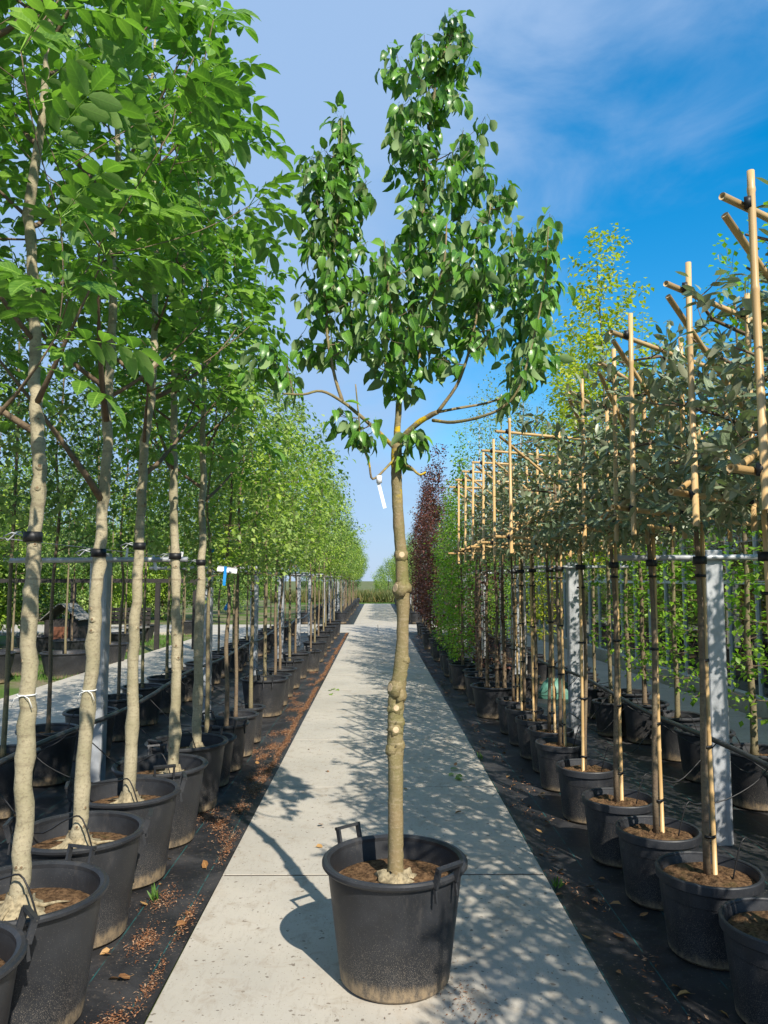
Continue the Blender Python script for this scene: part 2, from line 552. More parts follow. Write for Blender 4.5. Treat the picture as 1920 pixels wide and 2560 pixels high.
# ------------------------------------------------------------------ leaf templates (base at origin, along +Y, upper side +Z)
def ovate(rows, w, fold=0.25, arch=0.25, pet=0.0, twist=0.0):
    """vertex columns: x, y, z, edge (0 midrib, 1 margin), along (0 base, 1 tip)"""
    V, T = [], []
    y0 = pet
    if pet:
        V += [(-0.012, 0, 0, 0, 0), (0.012, 0, 0, 0, 0), (0.010, pet * 1.02, -0.02, 0, 0), (-0.010, pet * 1.02, -0.02, 0, 0)]
        T += [(0, 1, 2), (0, 2, 3)]
    b = len(V)
    def z(s):
        return -arch * s * s - (0.02 if pet else 0)
    V.append((0, y0, z(0), 0, 0))
    for s, hw in rows:
        x = hw * w
        V += [(-x, y0 + s, z(s) + fold * x, 1, s), (0, y0 + s, z(s), 0, s), (x, y0 + s, z(s) + fold * x, 1, s)]
    V.append((twist, y0 + 1 - arch * 0.15, z(1), 0.3, 1))
    tip = len(V) - 1
    r = b + 1
    T += [(b, r + 1, r), (b, r + 2, r + 1)]
    for i in range(len(rows) - 1):
        p, q = b + 1 + 3 * i, b + 4 + 3 * i
        T += [(p, p + 1, q + 1), (p, q + 1, q), (p + 1, p + 2, q + 2), (p + 1, q + 2, q + 1)]
    p = tip - 3
    T += [(p, p + 1, tip), (p + 1, p + 2, tip)]
    return np.array(V, float), np.array(T, int)

ROWS3 = [(0.18, 0.40), (0.45, 0.5), (0.76, 0.30)]
ROWS2 = [(0.28, 0.46), (0.66, 0.42)]
T_PEAR = ovate(ROWS3, 0.58, 0.42, 0.55, 0.42)
T_OLE = ovate(ROWS2, 0.40, 0.22, 0.16, 0.12)
T_MID = ovate([(0.42, 0.5)], 0.60, 0.30, 0.22, 0)
T_LO = ovate([(0.45, 0.5)], 0.72, 0.25, 0.15, 0)
T_NEEDLE = ovate([(0.5, 0.5)], 0.16, 0.1, 0.1, 0)

def join_leaves(tm, P, D, H, S, rng):
    V0, T0 = tm
    E0 = V0[:, 3:5]
    V0 = V0[:, :3]
    N = len(P)
    D = D / (np.linalg.norm(D, axis=1, keepdims=True) + 1e-9)
    X = np.cross(D, H)
    X /= (np.linalg.norm(X, axis=1, keepdims=True) + 1e-9)
    Z = np.cross(X, D)
    Vs = V0[None, :, :] * S[:, None, None]
    W = P[:, None, :] + Vs[..., 0:1] * X[:, None, :] + Vs[..., 1:2] * D[:, None, :] + Vs[..., 2:3] * Z[:, None, :]
    F = T0[None, :, :] + (np.arange(N) * len(V0))[:, None, None]
    tint = np.repeat(rng.random(N), len(V0))
    W = np.concatenate([W.reshape(-1, 3), np.tile(E0, (N, 1))], axis=1)
    return W, F.reshape(-1, 3), tint

def leaf_matrix(p, d, h, s):
    d = Vector(d).normalized()
    x = d.cross(Vector(h))
    x = x.normalized() if x.length > 1e-6 else d.orthogonal().normalized()
    z = x.cross(d)
    M = Matrix((( x.x, d.x, z.x), (x.y, d.y, z.y), (x.z, d.z, z.z))).to_4x4()
    return Matrix.Translation(Vector(p)) @ M @ Matrix.Scale(s, 4)

def foliage(parent, origin, tm, P, D, H, S, mat, rng, singles=0, single_mesh=None, name='foliage'):
    """leaves in world coordinates; parent's origin is subtracted. the nearest ones become single leaf objects"""
    P = np.asarray(P, float); D = np.asarray(D, float); H = np.asarray(H, float); S = np.asarray(S, float)
    o = np.array(origin)
    idx = np.arange(len(P))
    if singles:
        dist = np.linalg.norm(P - np.array(cam.location), axis=1) + rng.random(len(P)) * 0.35
        order = np.argsort(dist)
        near, idx = order[:singles], order[singles:]
        for i in near:
            lf = link('leaf', single_mesh[int(rng.integers(len(single_mesh)))], parent)
            lf.matrix_local = leaf_matrix(P[i] - o, D[i], H[i], S[i])
    if len(idx):
        V, F, tn = join_leaves(tm, P[idx] - o, D[idx], H[idx], S[idx], rng)
        fo = link(name, np_mesh(name, V, F, mat, tn), parent)
        fo['kind'] = 'stuff'
        return fo

# ------------------------------------------------------------------ branching
def grow(rng, skeleton, tips, rise=0.45, twig=0.0032, k=0.009, ctrl=(0.62, 0.22), npt=5):
    """skeleton: list of (points, radii). returns (paths with radii) for every tip"""
    npos, nrad = [], []
    for pts, rr in skeleton:
        for i in range(len(pts) - 1):
            for f in (0, 0.25, 0.5, 0.75):
                npos.append(np.array(pts[i]) * (1 - f) + np.array(pts[i + 1]) * f)
                nrad.append(rr[i] * (1 - f) + rr[i + 1] * f)
    npos = list(npos)
    base = np.array(npos)
    tips = np.asarray(tips, float)
    dd = np.array([np.min(np.linalg.norm(base - t, axis=1)) for t in tips])
    paths = []
    for ti in np.argsort(dd):
        tip = tips[ti]
        A = np.array(npos)
        d = tip - A
        dist = np.linalg.norm(d, axis=1) + 1e-6
        el = d[:, 2] / dist
        cost = dist * (1 + 1.7 * np.maximum(0, rise - el)) + (dist < 0.05) * 9
        j = int(np.argmin(cost))
        p0, dv, L = A[j], d[j], dist[j]
        c = p0 + np.array([dv[0] * ctrl[0], dv[1] * ctrl[0], dv[2] * ctrl[1]]) + rng.normal(0, 0.05, 3) * L
        ts = np.linspace(0, 1, npt)
        pts = np.array([(1 - s) ** 2 * p0 + 2 * s * (1 - s) * c + s * s * tip for s in ts])
        r0 = min(nrad[j] * 0.8, twig + k * L)
        rr = r0 + (twig * 0.55 - r0) * ts
        for q in range(1, npt):
            npos.append(pts[q]); nrad.append(rr[q])
        paths.append((pts, rr))
    return paths

def sites(rng, paths, gap, start=0.25, minlen=0.0):
    P, Tn = [], []
    for pts, rr in paths:
        seg = np.linalg.norm(np.diff(pts, axis=0), axis=1)
        L = seg.sum()
        cum = np.concatenate([[0], np.cumsum(seg)])
        n = max(2, int(L * (1 - start) / gap))
        for u in np.linspace(L * start, L, n):
            i = min(len(seg) - 1, int(np.searchsorted(cum, u) - 1) if u > 0 else 0)
            i = max(i, 0)
            f = (u - cum[i]) / (seg[i] + 1e-9)
            P.append(pts[i] * (1 - f) + pts[i + 1] * f)
            Tn.append((pts[i + 1] - pts[i]) / (seg[i] + 1e-9))
    return np.array(P), np.array(Tn)

def out_dirs(rng, Tn):
    r = rng.normal(0, 1, Tn.shape)
    r -= Tn * np.sum(r * Tn, axis=1, keepdims=True)
    return r / (np.linalg.norm(r, axis=1, keepdims=True) + 1e-9)

def wood(paths, n=5):
    mb = MB()
    for pts, rr in paths:
        mb.tube(pts, list(rr), n, cap=False)
    return mb

def shift_tube(pts, o):
    return [Vector(p) - Vector(o) for p in pts]

def smooth_path(pts, step=3):
    P = [Vector(p) for p in pts]
    out = []
    for i in range(len(P) - 1):
        a, b, c, d = P[max(i - 1, 0)], P[i], P[i + 1], P[min(i + 2, len(P) - 1)]
        for s in range(step):
            u = s / step
            out.append(0.5 * ((2 * b) + (c - a) * u + (2 * a - 5 * b + 4 * c - d) * u * u + (3 * b - a - 3 * c + d) * u ** 3))
    out.append(P[-1])
    return out

def lerp_list(v, n):
    xs = np.linspace(0, len(v) - 1, n)
    return list(np.interp(xs, np.arange(len(v)), v))

ORD = ['first', 'second', 'third', 'fourth', 'fifth', 'sixth', 'seventh', 'eighth', 'ninth', 'tenth', 'eleventh', 'twelfth',
       'thirteenth', 'fourteenth', 'fifteenth', 'sixteenth', 'seventeenth', 'eighteenth', 'nineteenth', 'twentieth', 'twenty-first', 'twenty-second', 'twenty-third', 'twenty-fourth', 'twenty-fifth', 'twenty-sixth']

# ------------------------------------------------------------------ the setting
CLOTH_Z = -0.012
Y0, YC0, YC1, YE = -6.0, 27.0, 31.8, 60.0
g = MB()
g.box((0, 600, -0.16), (2400, 2400, 0.1))
tag(g.build('ground', 'terrain', smooth=False), kind='structure')

def slab_mesh(wx, wy, th=0.12, bev=0.002):
    x, y = wx / 2, wy / 2
    mb = MB()
    rings = [(x, y, -th), (x, y, -bev), (x - bev, y - bev, 0)]
    for rx, ry, z in rings:
        mb.v += [Vector((-rx, -ry, z)), Vector((rx, -ry, z)), Vector((rx, ry, z)), Vector((-rx, ry, z))]
    for i in range(2):
        for k in range(4):
            k2 = (k + 1) % 4
            mb.f.append((i * 4 + k, i * 4 + k2, i * 4 + 4 + k2, i * 4 + 4 + k))
    mb.f.append((8, 9, 10, 11))
    return mb.mesh('slab', 'concrete', smooth=False)

def path(name, xa, xb, ya, yb, pitch, across=False):
    bed = MB()   # bedding soil seen in the joints
    bed.box(((xa + xb) / 2, (ya + yb) / 2, -0.056), (xb - xa - 0.02, yb - ya - 0.02, 0.104))
    root = bed.build(name, 'joint_soil', smooth=False)
    tag(root, kind='structure')
    rnd = random.Random(len(name))
    if across:
        n = max(1, round((xb - xa) / pitch)); p = (xb - xa) / n
        me = slab_mesh(p - 0.018, yb - ya - 0.012)
        cs = [(xa + p * (i + .5), (ya + yb) / 2) for i in range(n)]
    else:
        n = max(1, round((yb - ya) / pitch)); p = (yb - ya) / n
        me = slab_mesh(xb - xa, p - 0.018)
        cs = [((xa + xb) / 2, ya + p * (i + .5)) for i in range(n)]
    for cx, cy_ in cs:
        s = link('slab', me, root, (cx, cy_, rnd.uniform(-0.001, 0.001)), (rnd.uniform(-.0004, .0004), rnd.uniform(-.0004, .0004), 0))
    return root
path('path', -1.0, 1.0, 5.06 - 2.04 * 5, 5.06 + 2.04 * 11 - 0.5, 2.04)
path('cross_path', -24.0, 24.0, YC0 + 0.03, YC1, 2.4, across=True)
path('far_path', -1.0, 1.0, YC1 + 0.03, YE, 2.0)
path('side_path', -5.85, -3.75, 2.0, YC0, 2.04)
path('greenhouse_path', 3.75, 5.02, 2.0, YC0, 2.04)

def cloth(name, x0, x1, y0, y1, ridges):
    nx, ny = int((x1 - x0) / 0.04), max(2, int((y1 - y0) / 0.35))
    xs, ys = np.linspace(x0, x1, nx), np.linspace(y0, y1, ny)
    XX, YY = np.meshgrid(xs, ys)
    Z = np.full_like(XX, CLOTH_Z)
    for rx, amp, wd in ridges:
        cxr = rx + 0.02 * np.sin(YY * 0.6 + rx * 7)
        Z += amp * np.exp(-((XX - cxr) / wd) ** 2) * (0.75 + 0.25 * np.sin(YY * 1.7 + rx * 3))
    Z += 0.0015 * np.sin(XX * 9 + np.sin(YY * 1.3) * 2)
    V = np.stack([XX, YY, Z], -1).reshape(-1, 3)
    i = (np.arange(ny - 1)[:, None] * nx + np.arange(nx - 1)[None, :]).ravel()
    F = np.stack([i, i + 1, i + nx + 1, i + nx], -1)
    return tag(link(name, np_mesh(name, V, F, 'ground_cloth')), kind='structure')
cloth('ground_cloth', -3.74, -1.005, -4.0, YC0, [(-1.03, 0.014, 0.018), (-1.20, 0.008, 0.03), (-1.28, 0.006, 0.02)])
cloth('ground_cloth', 1.005, 3.74, -4.0, YC0, [(1.03, 0.014, 0.018), (1.075, 0.008, 0.012)])
cloth('ground_cloth', -3.74, -1.005, YC1 + 0.05, YE, [(-1.05, 0.012, 0.02)])
cloth('ground_cloth', 1.005, 3.74, YC1 + 0.05, YE, [(1.05, 0.012, 0.02)])

# ------------------------------------------------------------------ pots
POT_CACHE = {}
def pot_meshes(rad, h, style, seg):
    key = (rad, h, style, seg)
    if key in POT_CACHE:
        return POT_CACHE[key]
    mat = 'pot_plastic' if style in ('handle', 'plain', 'round') else 'pot_plastic_blue'
    rb = rad * (0.755 if style != 'band' else 0.80)
    ri = rad - (0.028 if style != 'band' else 0.020)
    sz = h - (0.10 if style == 'handle' else 0.045 if style == 'band' else 0.07)
    body = MB()
    rt = rad - (0.022 if style != 'band' else 0.012)
    prof = [(0.0, 0.004), (rb - 0.015, 0.004), (rb, 0.018)]
    for f in (0.2, 0.4, 0.6, 0.8, 0.93):
        prof.append((rb + (rt - rb) * f, 0.018 + (h - 0.05 - 0.018) * f))
    prof += [(rt, h - 0.045), (rt, h - 0.012), (ri, h - 0.012), (ri - (rad - rb) * 0.24, sz - 0.02)]
    if style == 'band':
        prof[-5:-3] = [(rt - 0.016, h - 0.125), (rt - 0.014, h - 0.118), (rt - 0.006, h - 0.114), (rt - 0.003, h - 0.06)]
    body.lathe(prof, seg)
    rim = MB()
    if style == 'band':
        rp = [(rad - 0.016, h - 0.050), (rad - 0.003, h - 0.049), (rad, h - 0.045), (rad + 0.002, h - 0.005), (rad - 0.001, h), (rad - 0.012, h + 0.0005), (rad - 0.016, h - 0.004), (rad - 0.019, h - 0.034)]
    else:
        rp = [(rad - 0.020, h - 0.030), (rad - 0.002, h - 0.028), (rad + 0.006, h - 0.018), (rad + 0.006, h - 0.006), (rad - 0.002, h + 0.002), (rad - 0.016, h + 0.003), (ri - 0.003, h - 0.006), (ri - 0.003, h - 0.022)]
    rim.lathe(rp, seg)
    # soil mound
    rs = ri - (rad - rb) * 0.20 - 0.002
    nr, na = (7, 28) if seg > 30 else (3, 14)
    rnd = np.random.default_rng(int(rad * 1000) + int(h * 100))
    V = [(0, 0, sz + 0.012)]
    for i in range(1, nr + 1):
        rr = rs * i / nr
        for k in range(na):
            a = 2 * math.pi * k / na
            V.append((rr * math.cos(a), rr * math.sin(a), sz + (0.012 * math.cos(i / nr * 1.57) + rnd.normal(0, 0.007) if i < nr else -0.004)))
    F = []
    for k in range(na):
        F.append((0, 1 + k, 1 + (k + 1) % na))
    for i in range(nr - 1):
        for k in range(na):
            a, b = 1 + i * na + k, 1 + i * na + (k + 1) % na
            F += [(a, a + na, b + na), (a, b + na, b)]
    soil = np_mesh('soil', V, F, 'soil')
    hd = None
    if style == 'handle':
        mb = MB()                                   # U-shaped grip seen along +X
        w = 0.062
        for s in (-1, 1):
            mb.box((rad + 0.012, s * w, h + 0.018), (0.026, 0.012, 0.085), Matrix.Rotation(R(16), 3, 'Y'))
            mb.box((rad + 0.002, s * w, h - 0.055), (0.014, 0.008, 0.060), Matrix.Rotation(R(-8), 3, 'Y'))
        mb.box((rad + 0.026, 0, h + 0.058), (0.022, w * 2 + 0.020, 0.014), Matrix.Rotation(R(16), 3, 'Y'))
        hd = mb.mesh('handle', mat, smooth=False)
    POT_CACHE[key] = (body.mesh('body', mat, True, 32), rim.mesh('rim', mat, True, 28), soil, hd, sz)
    return POT_CACHE[key]

def pot(loc, rad, h, style, label, group=None, rz=0.0, seg=40, name='plant_pot', soil=True):
    body, rim, so, hd, sz = pot_meshes(rad, h, style, seg)
    p = empty(name, (loc[0], loc[1], loc[2] if len(loc) > 2 else CLOTH_Z + 0.001), label, 'pot', group, rz)
    link('body', body, p)
    link('rim', rim, p)
    if soil:
        link('soil', so, p)
    if hd:
        link('handle', hd, p)
        link('handle', hd, p, rot=(0, 0, math.pi))
    return sz

# ------------------------------------------------------------------ the pear on the path
rng = np.random.default_rng(11)
PX, PY = 0.04, 3.68
pot((PX, PY, 0.0), 0.333, 0.53, 'handle', 'large black pot standing alone in the middle of the concrete path', rz=R(130), seg=72)
pear = empty('pear_tree', (PX, PY, 0.40), 'potted pear tree with dark glossy leaves standing in the middle of the path', 'tree')
PO = Vector((PX, PY, 0.40))
tp = [(989, 2215), (989, 2150), (989, 2100), (989, 2020), (989, 1940), (988, 1850), (989, 1770), (997, 1705), (1004, 1651), (1007, 1560), (1007, 1474), (1003, 1390), (996, 1300), (992, 1220), (991, 1160), (992, 1110)]
tw = [44, 38, 37, 37, 36, 40, 38, 37, 34, 29, 34, 30, 27.5, 27, 28, 27]
P3 = smooth_path([at(x, y, PY) for x, y in tp], 5)
rr = [w / 2 * PY / F_PX for w in lerp_list(tw, len(P3))]
rw = np.random.default_rng(5)
lump = rw.normal(0, 0.035, (len(P3), 20)) * np.array([1.9 if 0.95 < p.z < 1.45 else 1.0 for p in P3])[:, None]
lump = (lump + np.roll(lump, 1, 1) + np.roll(lump, -1, 1)) / 2
tb = MB()
tb.tube(shift_tube(P3, PO), rr, 20, wob=lambda i, k: 1 + lump[i][k])
tb.build('trunk', 'pear_bark', pear)
# pruning stubs and knots
def knot(px, py, side, size, cut):
    c = at(px, py, PY)
    ax = Vector({'f': (0.05, -1, 0.15), 'l': (-0.85, -0.5, 0.2), 'r': (0.9, -0.4, 0.15)}[side]).normalized()
    i = min(range(len(P3)), key=lambda q: abs(P3[q].z - c.z))
    cc = P3[i] - PO + Vector((0, 0, c.z - P3[i].z))
    r = rr[i]
    mb = MB()
    s = size * 1.25
    mb.tube([cc + ax * (r * 0.35), cc + ax * (r * 0.80), cc + ax * (r * 0.98 + s * 0.20), cc + ax * (r + s * 0.42), cc + ax * (r + s * 0.46)],
            [s * 2.3, s * 2.0, s * 1.45, s * 1.08, s * 0.80], 12, wob=lambda i, k: 1 + 0.16 * math.sin(k * 2.3 + i + px) + 0.08 * math.sin(k * 4.1 + px))
    k = mb.build('knot', 'pear_bark', pear)
    if cut:
        f = MB()
        f.tube([cc + ax * (r + s * 0.44), cc + ax * (r + s * 0.52)], [s * 0.90, s * 0.80], 12)
        f.build('cut_face', 'cut_wood', k, smooth=False)
for a in ((1008, 1390, 'f', .0125, 1), (995, 1474, 'l', .019, 1), (1021, 1470, 'r', .013, 0), (979, 1722, 'l', .018, 1), (1010, 1738, 'r', .015, 0),
          (997, 1770, 'f', .012, 1), (987, 1824, 'f', .013, 1), (1012, 1806, 'r', .012, 0), (973, 1875, 'l', .013, 0), (1006, 1864, 'r', .012, 0), (1020, 1651, 'r', .010, 0), (972, 1775, 'l', .009, 0)):
    knot(*a)
# burlap collar round the stem base
mb = MB()
base = P3[1] - PO
prof = [(0.038, 0.045), (0.050, 0.050), (0.075, 0.030), (0.095, 0.018), (0.085, 0.008)]
bl = rw.normal(0, 0.010, (5, 24))
for i, (r_, z_) in enumerate(prof):
    for k in range(24):
        a = 2 * math.pi * k / 24
        q = r_ + bl[i][k] + 0.012 * math.sin(k * 1.9)
        mb.v.append(Vector((base.x + q * math.cos(a), base.y + q * math.sin(a), 0.028 + z_ + bl[i][k] * 0.6)))
for i in range(4):
    for k in range(24):
        mb.f.append((i * 24 + k, i * 24 + (k + 1) % 24, i * 24 + 24 + (k + 1) % 24, i * 24 + 24 + k))
mb.build('burlap', 'burlap', pear)
# limbs traced in the picture and given their own depths
limbs = [
    ([(857, 960, 0), (860, 900, .01), (864, 850, .02), (868, 800, .03), (885, 700, .04), (903, 580, .05), (915, 450, .05), (922, 350, .04), (932, 250, .02), (948, 150, 0), (976, 75, -.02)], .017, .004),
    ([(852, 968, 0), (820, 935, -.05), (780, 900, -.10), (740, 868, -.14), (695, 845, -.18), (655, 852, -.24), (610, 850, -.30)], .0115, .004),
    ([(740, 868, -.14), (720, 800, -.14), (705, 700, -.12), (715, 600, -.1), (728, 480, -.08), (737, 330, -.05), (738, 262, -.04)], .0085, .003),
    ([(862, 955, 0), (895, 920, -.04), (925, 900, -.07), (945, 890, -.1)], .0165, .012),
    ([(945, 890, -.1), (985, 835, -.14), (1010, 770, -.16), (1030, 680, -.15), (1045, 560, -.12), (1060, 440, -.1)], .009, .003),
    ([(935, 908, -.09), (980, 912, -.2), (1040, 900, -.28), (1085, 880, -.32), (1120, 840, -.35), (1150, 740, -.36), (1175, 620, -.36), (1185, 490, -.36)], .0085, .003),
    ([(945, 890, -.1), (1000, 880, .05), (1060, 868, .15), (1110, 840, .2), (1130, 760, .25), (1120, 640, .25), (1105, 500, .2)], .0075, .003),
    ([(858, 850, .02), (830, 780, .1), (790, 745, .2), (760, 700, .28), (745, 610, .3)], .0085, .003),
    ([(864, 850, .02), (900, 780, .2), (945, 700, .3), (985, 600, .32), (1010, 480, .28)], .009, .003),
    ([(857, 985, 0), (835, 1010, -.06), (805, 1035, -.12), (797, 1000, -.15), (780, 950, -.18), (775, 900, -.2), (768, 830, -.2)], .0065, .003),
    ([(862, 1000, 0), (885, 1008, -.05), (905, 1025, -.08), (920, 1020, -.08)], .0085, .004),
    ([(868, 800, .03), (850, 700, -.2), (835, 600, -.3), (830, 520, -.3)], .008, .003),
    ([(885, 720, .04), (935, 640, -.22), (960, 560, -.3), (965, 470, -.28)], .008, .003),
]
skel = []
for pts, r0, r1 in limbs:
    pw = smooth_path([dat(x, y, PY + d) for x, y, d in pts], 4)
    rl = list(np.linspace(r0, r1, len(pw)))
    skel.append(([np.array(p) for p in pw], rl))
    MB().tube(shift_tube(pw, PO), rl, 8, wob=lambda i, k: 1 + 0.08 * math.sin(i * 1.7 + k * 2.1)).build('limb', 'pear_bark', pear)
poly = [(640, 640), (655, 560), (650, 490), (635, 415), (650, 350), (700, 335), (718, 275), (737, 248), (752, 300), (795, 360), (800, 430), (790, 500), (800, 570), (830, 540), (850, 480), (845, 380), (840, 300), (838, 210), (815, 160), (835, 115), (900, 72), (955, 75), (985, 30), (1020, 75), (1015, 150), (1000, 235), (975, 270), (1030, 290), (1055, 320), (1050, 420), (1085, 405), (1110, 470), (1150, 480), (1190, 470), (1180, 550), (1200, 620), (1200, 700), (1190, 800), (1130, 850), (1100, 830), (1100, 770), (1050, 740), (1000, 760), (960, 800), (900, 840), (850, 860), (810, 840), (790, 770), (740, 760), (690, 800), (650, 780)]
extra = [([(525, 760), (600, 740), (620, 800), (605, 835), (535, 820)], 9), ([(720, 880), (790, 890), (830, 960), (780, 960), (725, 930)], 8), ([(880, 905), (925, 930), (920, 985), (885, 975)], 4)]
def inside(p, pl):
    x, y = p
    c = False
    for i in range(len(pl)):
        (x1, y1), (x2, y2) = pl[i], pl[i - 1]
        if (y1 > y) != (y2 > y) and x < (x2 - x1) * (y - y1) / (y2 - y1) + x1:
            c = not c
    return c
def width_at(y, pl):
    xs = []
    for i in range(len(pl)):
        (x1, y1), (x2, y2) = pl[i], pl[i - 1]
        if (y1 > y) != (y2 > y):
            xs.append((x2 - x1) * (y - y1) / (y2 - y1) + x1)
    return sorted(xs)
tips, used = [], []
while len(tips) < 350:
    x, y = rng.uniform(630, 1205), rng.uniform(25, 870)
    if not inside((x, y), poly):
        continue
    if any((x - a) ** 2 + (y - b) ** 2 < 14 ** 2 for a, b in used[-130:]):
        continue
    xs = width_at(y, poly)
    lo = max([q for q in xs if q <= x], default=x); hi = min([q for q in xs if q >= x], default=x)
    half = min(0.42, (hi - lo) * 1.157 * PY / F_PX * 0.5)
    e = (x - (lo + hi) / 2) / max(1, (hi - lo) / 2)
    d = rng.uniform(-1, 1) * half * math.sqrt(max(0.05, 1 - e * e))
    used.append((x, y))
    tips.append(np.array(dat(x, y - 16, PY + d)))
for pl, n in extra:
    k = 0
    xs_, ys_ = [p[0] for p in pl], [p[1] for p in pl]
    while k < n:
        x, y = rng.uniform(min(xs_), max(xs_)), rng.uniform(min(ys_), max(ys_))
        if inside((x, y), pl):
            base_d = {9: -.30, 8: -.17, 4: -.07}[n]
            tips.append(np.array(dat(x, y - 10, PY + base_d + rng.uniform(-.07, .07))))
            k += 1
for x, y, d in ((737, 250, -.04), (1048, 252, -.1), (1090, 398, -.1), (1188, 462, -.36), (1203, 606, -.3), (975, 22, 0), (1000, 45, -.02), (835, 105, .02)):
    tips.append(np.array(dat(x, y, PY + d)))
paths = grow(rng, skel, tips, rise=0.35, twig=0.0026, k=0.008, ctrl=(0.7, 0.30))
w_ = wood([(p - np.array(PO), r) for p, r in paths], 5).build('twigs', 'twig_bark', pear)
w_['kind'] = 'stuff'
P, Tn = sites(rng, paths, 0.040, 0.22)
lp = [(np.array(p), r) for (p, r), (q_, r0, r1) in zip(skel, limbs)]
lp = [lp[i] for i in (0, 2, 4, 5, 6, 7, 8, 11, 12)]
P2, T2 = sites(rng, [(p[::2], r) for p, r in lp], 0.045, 0.35)
P, Tn = np.concatenate([P, P2]), np.concatenate([Tn, T2])
P, Tn = np.repeat(P, 4, 0), np.repeat(Tn, 4, 0)
P = P + rng.normal(0, .014, P.shape)
keep = rng.random(len(P)) < .85
P, Tn = P[keep], Tn[keep]
print('pear leaves', len(P))
o = out_dirs(rng, Tn)
D = o * 0.62 + Tn * 0.15 + np.array([0, 0, -0.70]) + rng.normal(0, 0.22, P.shape)
up = np.array([0, 0, 1.0])
H = o * 0.8 + up * 0.5 + rng.normal(0, 0.35, P.shape)
S = rng.uniform(0.056, 0.088, len(P))
lm = [np_mesh('pear_leaf_blade', *ovate(ROWS3, w, f, a, p), 'pear_leaf') for w, f, a, p in ((.58, .42, .55, .42), (.64, .30, .65, .40), (.52, .55, .40, .45))]
foliage(pear, PO, T_PEAR, P, D, H, S, 'pear_leaf', rng, 300, lm)
# white plant tag hanging from the lowest limb
tg = empty('plant_tag', dat(819, 1036, PY - .12), 'narrow white plant tag hanging from the lowest limb of the pear', 'tag')
mb = MB(); mb.lathe([(0.010, -0.016), (0.013, -0.016), (0.013, 0.018), (0.010, 0.018)], 14, close=True); mb.build('band', 'white_tag', tg)
mb = MB(); mb.box((0.012, 0, -0.075), (0.016, 0.002, 0.125), Matrix.Rotation(R(-14), 3, 'Y')); mb.build('strip', 'white_tag', tg, smooth=False)

# ------------------------------------------------------------------ walnut row
def compound(n_pairs, Lr, lw, droop, seed):
    rg = np.random.default_rng(seed)
    V, T = [], []
    def rach(u):
        return np.array([0, Lr * u * (1 - 0.12 * u * u * droop), -Lr * droop * u * u * 0.5])
    for i, u in enumerate(np.linspace(0, 1, 4)):
        p = rach(u); w = 0.0026 * (1 - 0.5 * u)
        V += [np.append(p + q, (0, 0)) for q in ((-w, 0, 0), (w, 0, 0), (0, 0, -w * 1.6))]
        if i:
            b = len(V) - 6
            for a, c in ((0, 1), (1, 2), (2, 0)):
                T += [(b + a, b + c, b + 3 + c), (b + a, b + 3 + c, b + 3 + a)]
    def leaflet(p, d, s):
        nonlocal V, T
        v, t_ = ovate([(0.12, .26), (0.32, .46), (0.58, .48), (0.82, .28)], lw * rg.uniform(.9, 1.1), 0.26, 0.30, 0)
        d = np.array(d); d /= np.linalg.norm(d)
        x = np.cross(d, (0, 0, 1)); x /= np.linalg.norm(x); z = np.cross(x, d)
        b = len(V)
        for q in v:
            V.append(np.append(p + (x * q[0] + d * q[1] + z * q[2]) * s, q[3:5]))
        T += [tuple(b + i for i in f) for f in t_]
    for i in range(n_pairs):
        u = 0.34 + 0.56 * i / max(1, n_pairs - 1)
        s = Lr * (0.30 + 0.12 * i / n_pairs) * rg.uniform(.9, 1.1)
        for sd in (-1, 1):
            leaflet(rach(u), (sd, 0.42 + rg.normal(0, .1), -0.15 + rg.normal(0, .14) - 0.3 * droop * u), s)
    leaflet(rach(1), (0, 1, -0.3 - droop * .5), Lr * 0.46)
    return np.array(V), np.array(T)
CW = [compound(3, 0.28, 0.52, 0.5, 1), compound(4, 0.30, 0.46, 0.9, 2), compound(3, 0.25, 0.54, 1.2, 3), compound(4, 0.32, 0.46, 0.35, 4)]
cw_me = [np_mesh('compound_leaf', v, f, 'walnut_leaf', np.repeat(np.random.default_rng(i).random(len(v) // 14 + 2) * 0.3, 14)[2:len(v) + 2]) for i, (v, f) in enumerate(CW)]

WAL = [  # (X, Y, pot ø/2, stem points in disp px, top z, seed, pot rotation)
    (-1.61, 2.76, .325, None, 5.1, 21, 40),
    (-1.535, 3.36, .333, [(45, 1900), (52, 1700), (60, 1500), (66, 1300), (72, 1180), (85, 1060), (82, 960), (76, 800), (74, 640), (60, 470)], 5.35, 22, 72),
    (-1.60, 4.14, .325, [(172, 1785), (182, 1640), (200, 1420), (208, 1270), (222, 1120), (230, 980), (238, 800), (242, 660), (246, 520)], 5.55, 23, 12),
    (-1.60, 4.89, .320, [(280, 1698), (287, 1500), (292, 1330), (303, 1150), (312, 980), (328, 840), (335, 700), (338, 560)], 5.6, 24, 18),
    (-1.585, 5.57, .325, [(374, 1640), (380, 1450), (381, 1300), (376, 1150), (374, 980), (378, 800), (392, 620)], 4.95, 25, 110),
    (-1.59, 6.35, .325, [(424, 1585), (430, 1400), (436, 1180), (438, 1000), (440, 850), (452, 700)], 4.72, 26, 60),
]
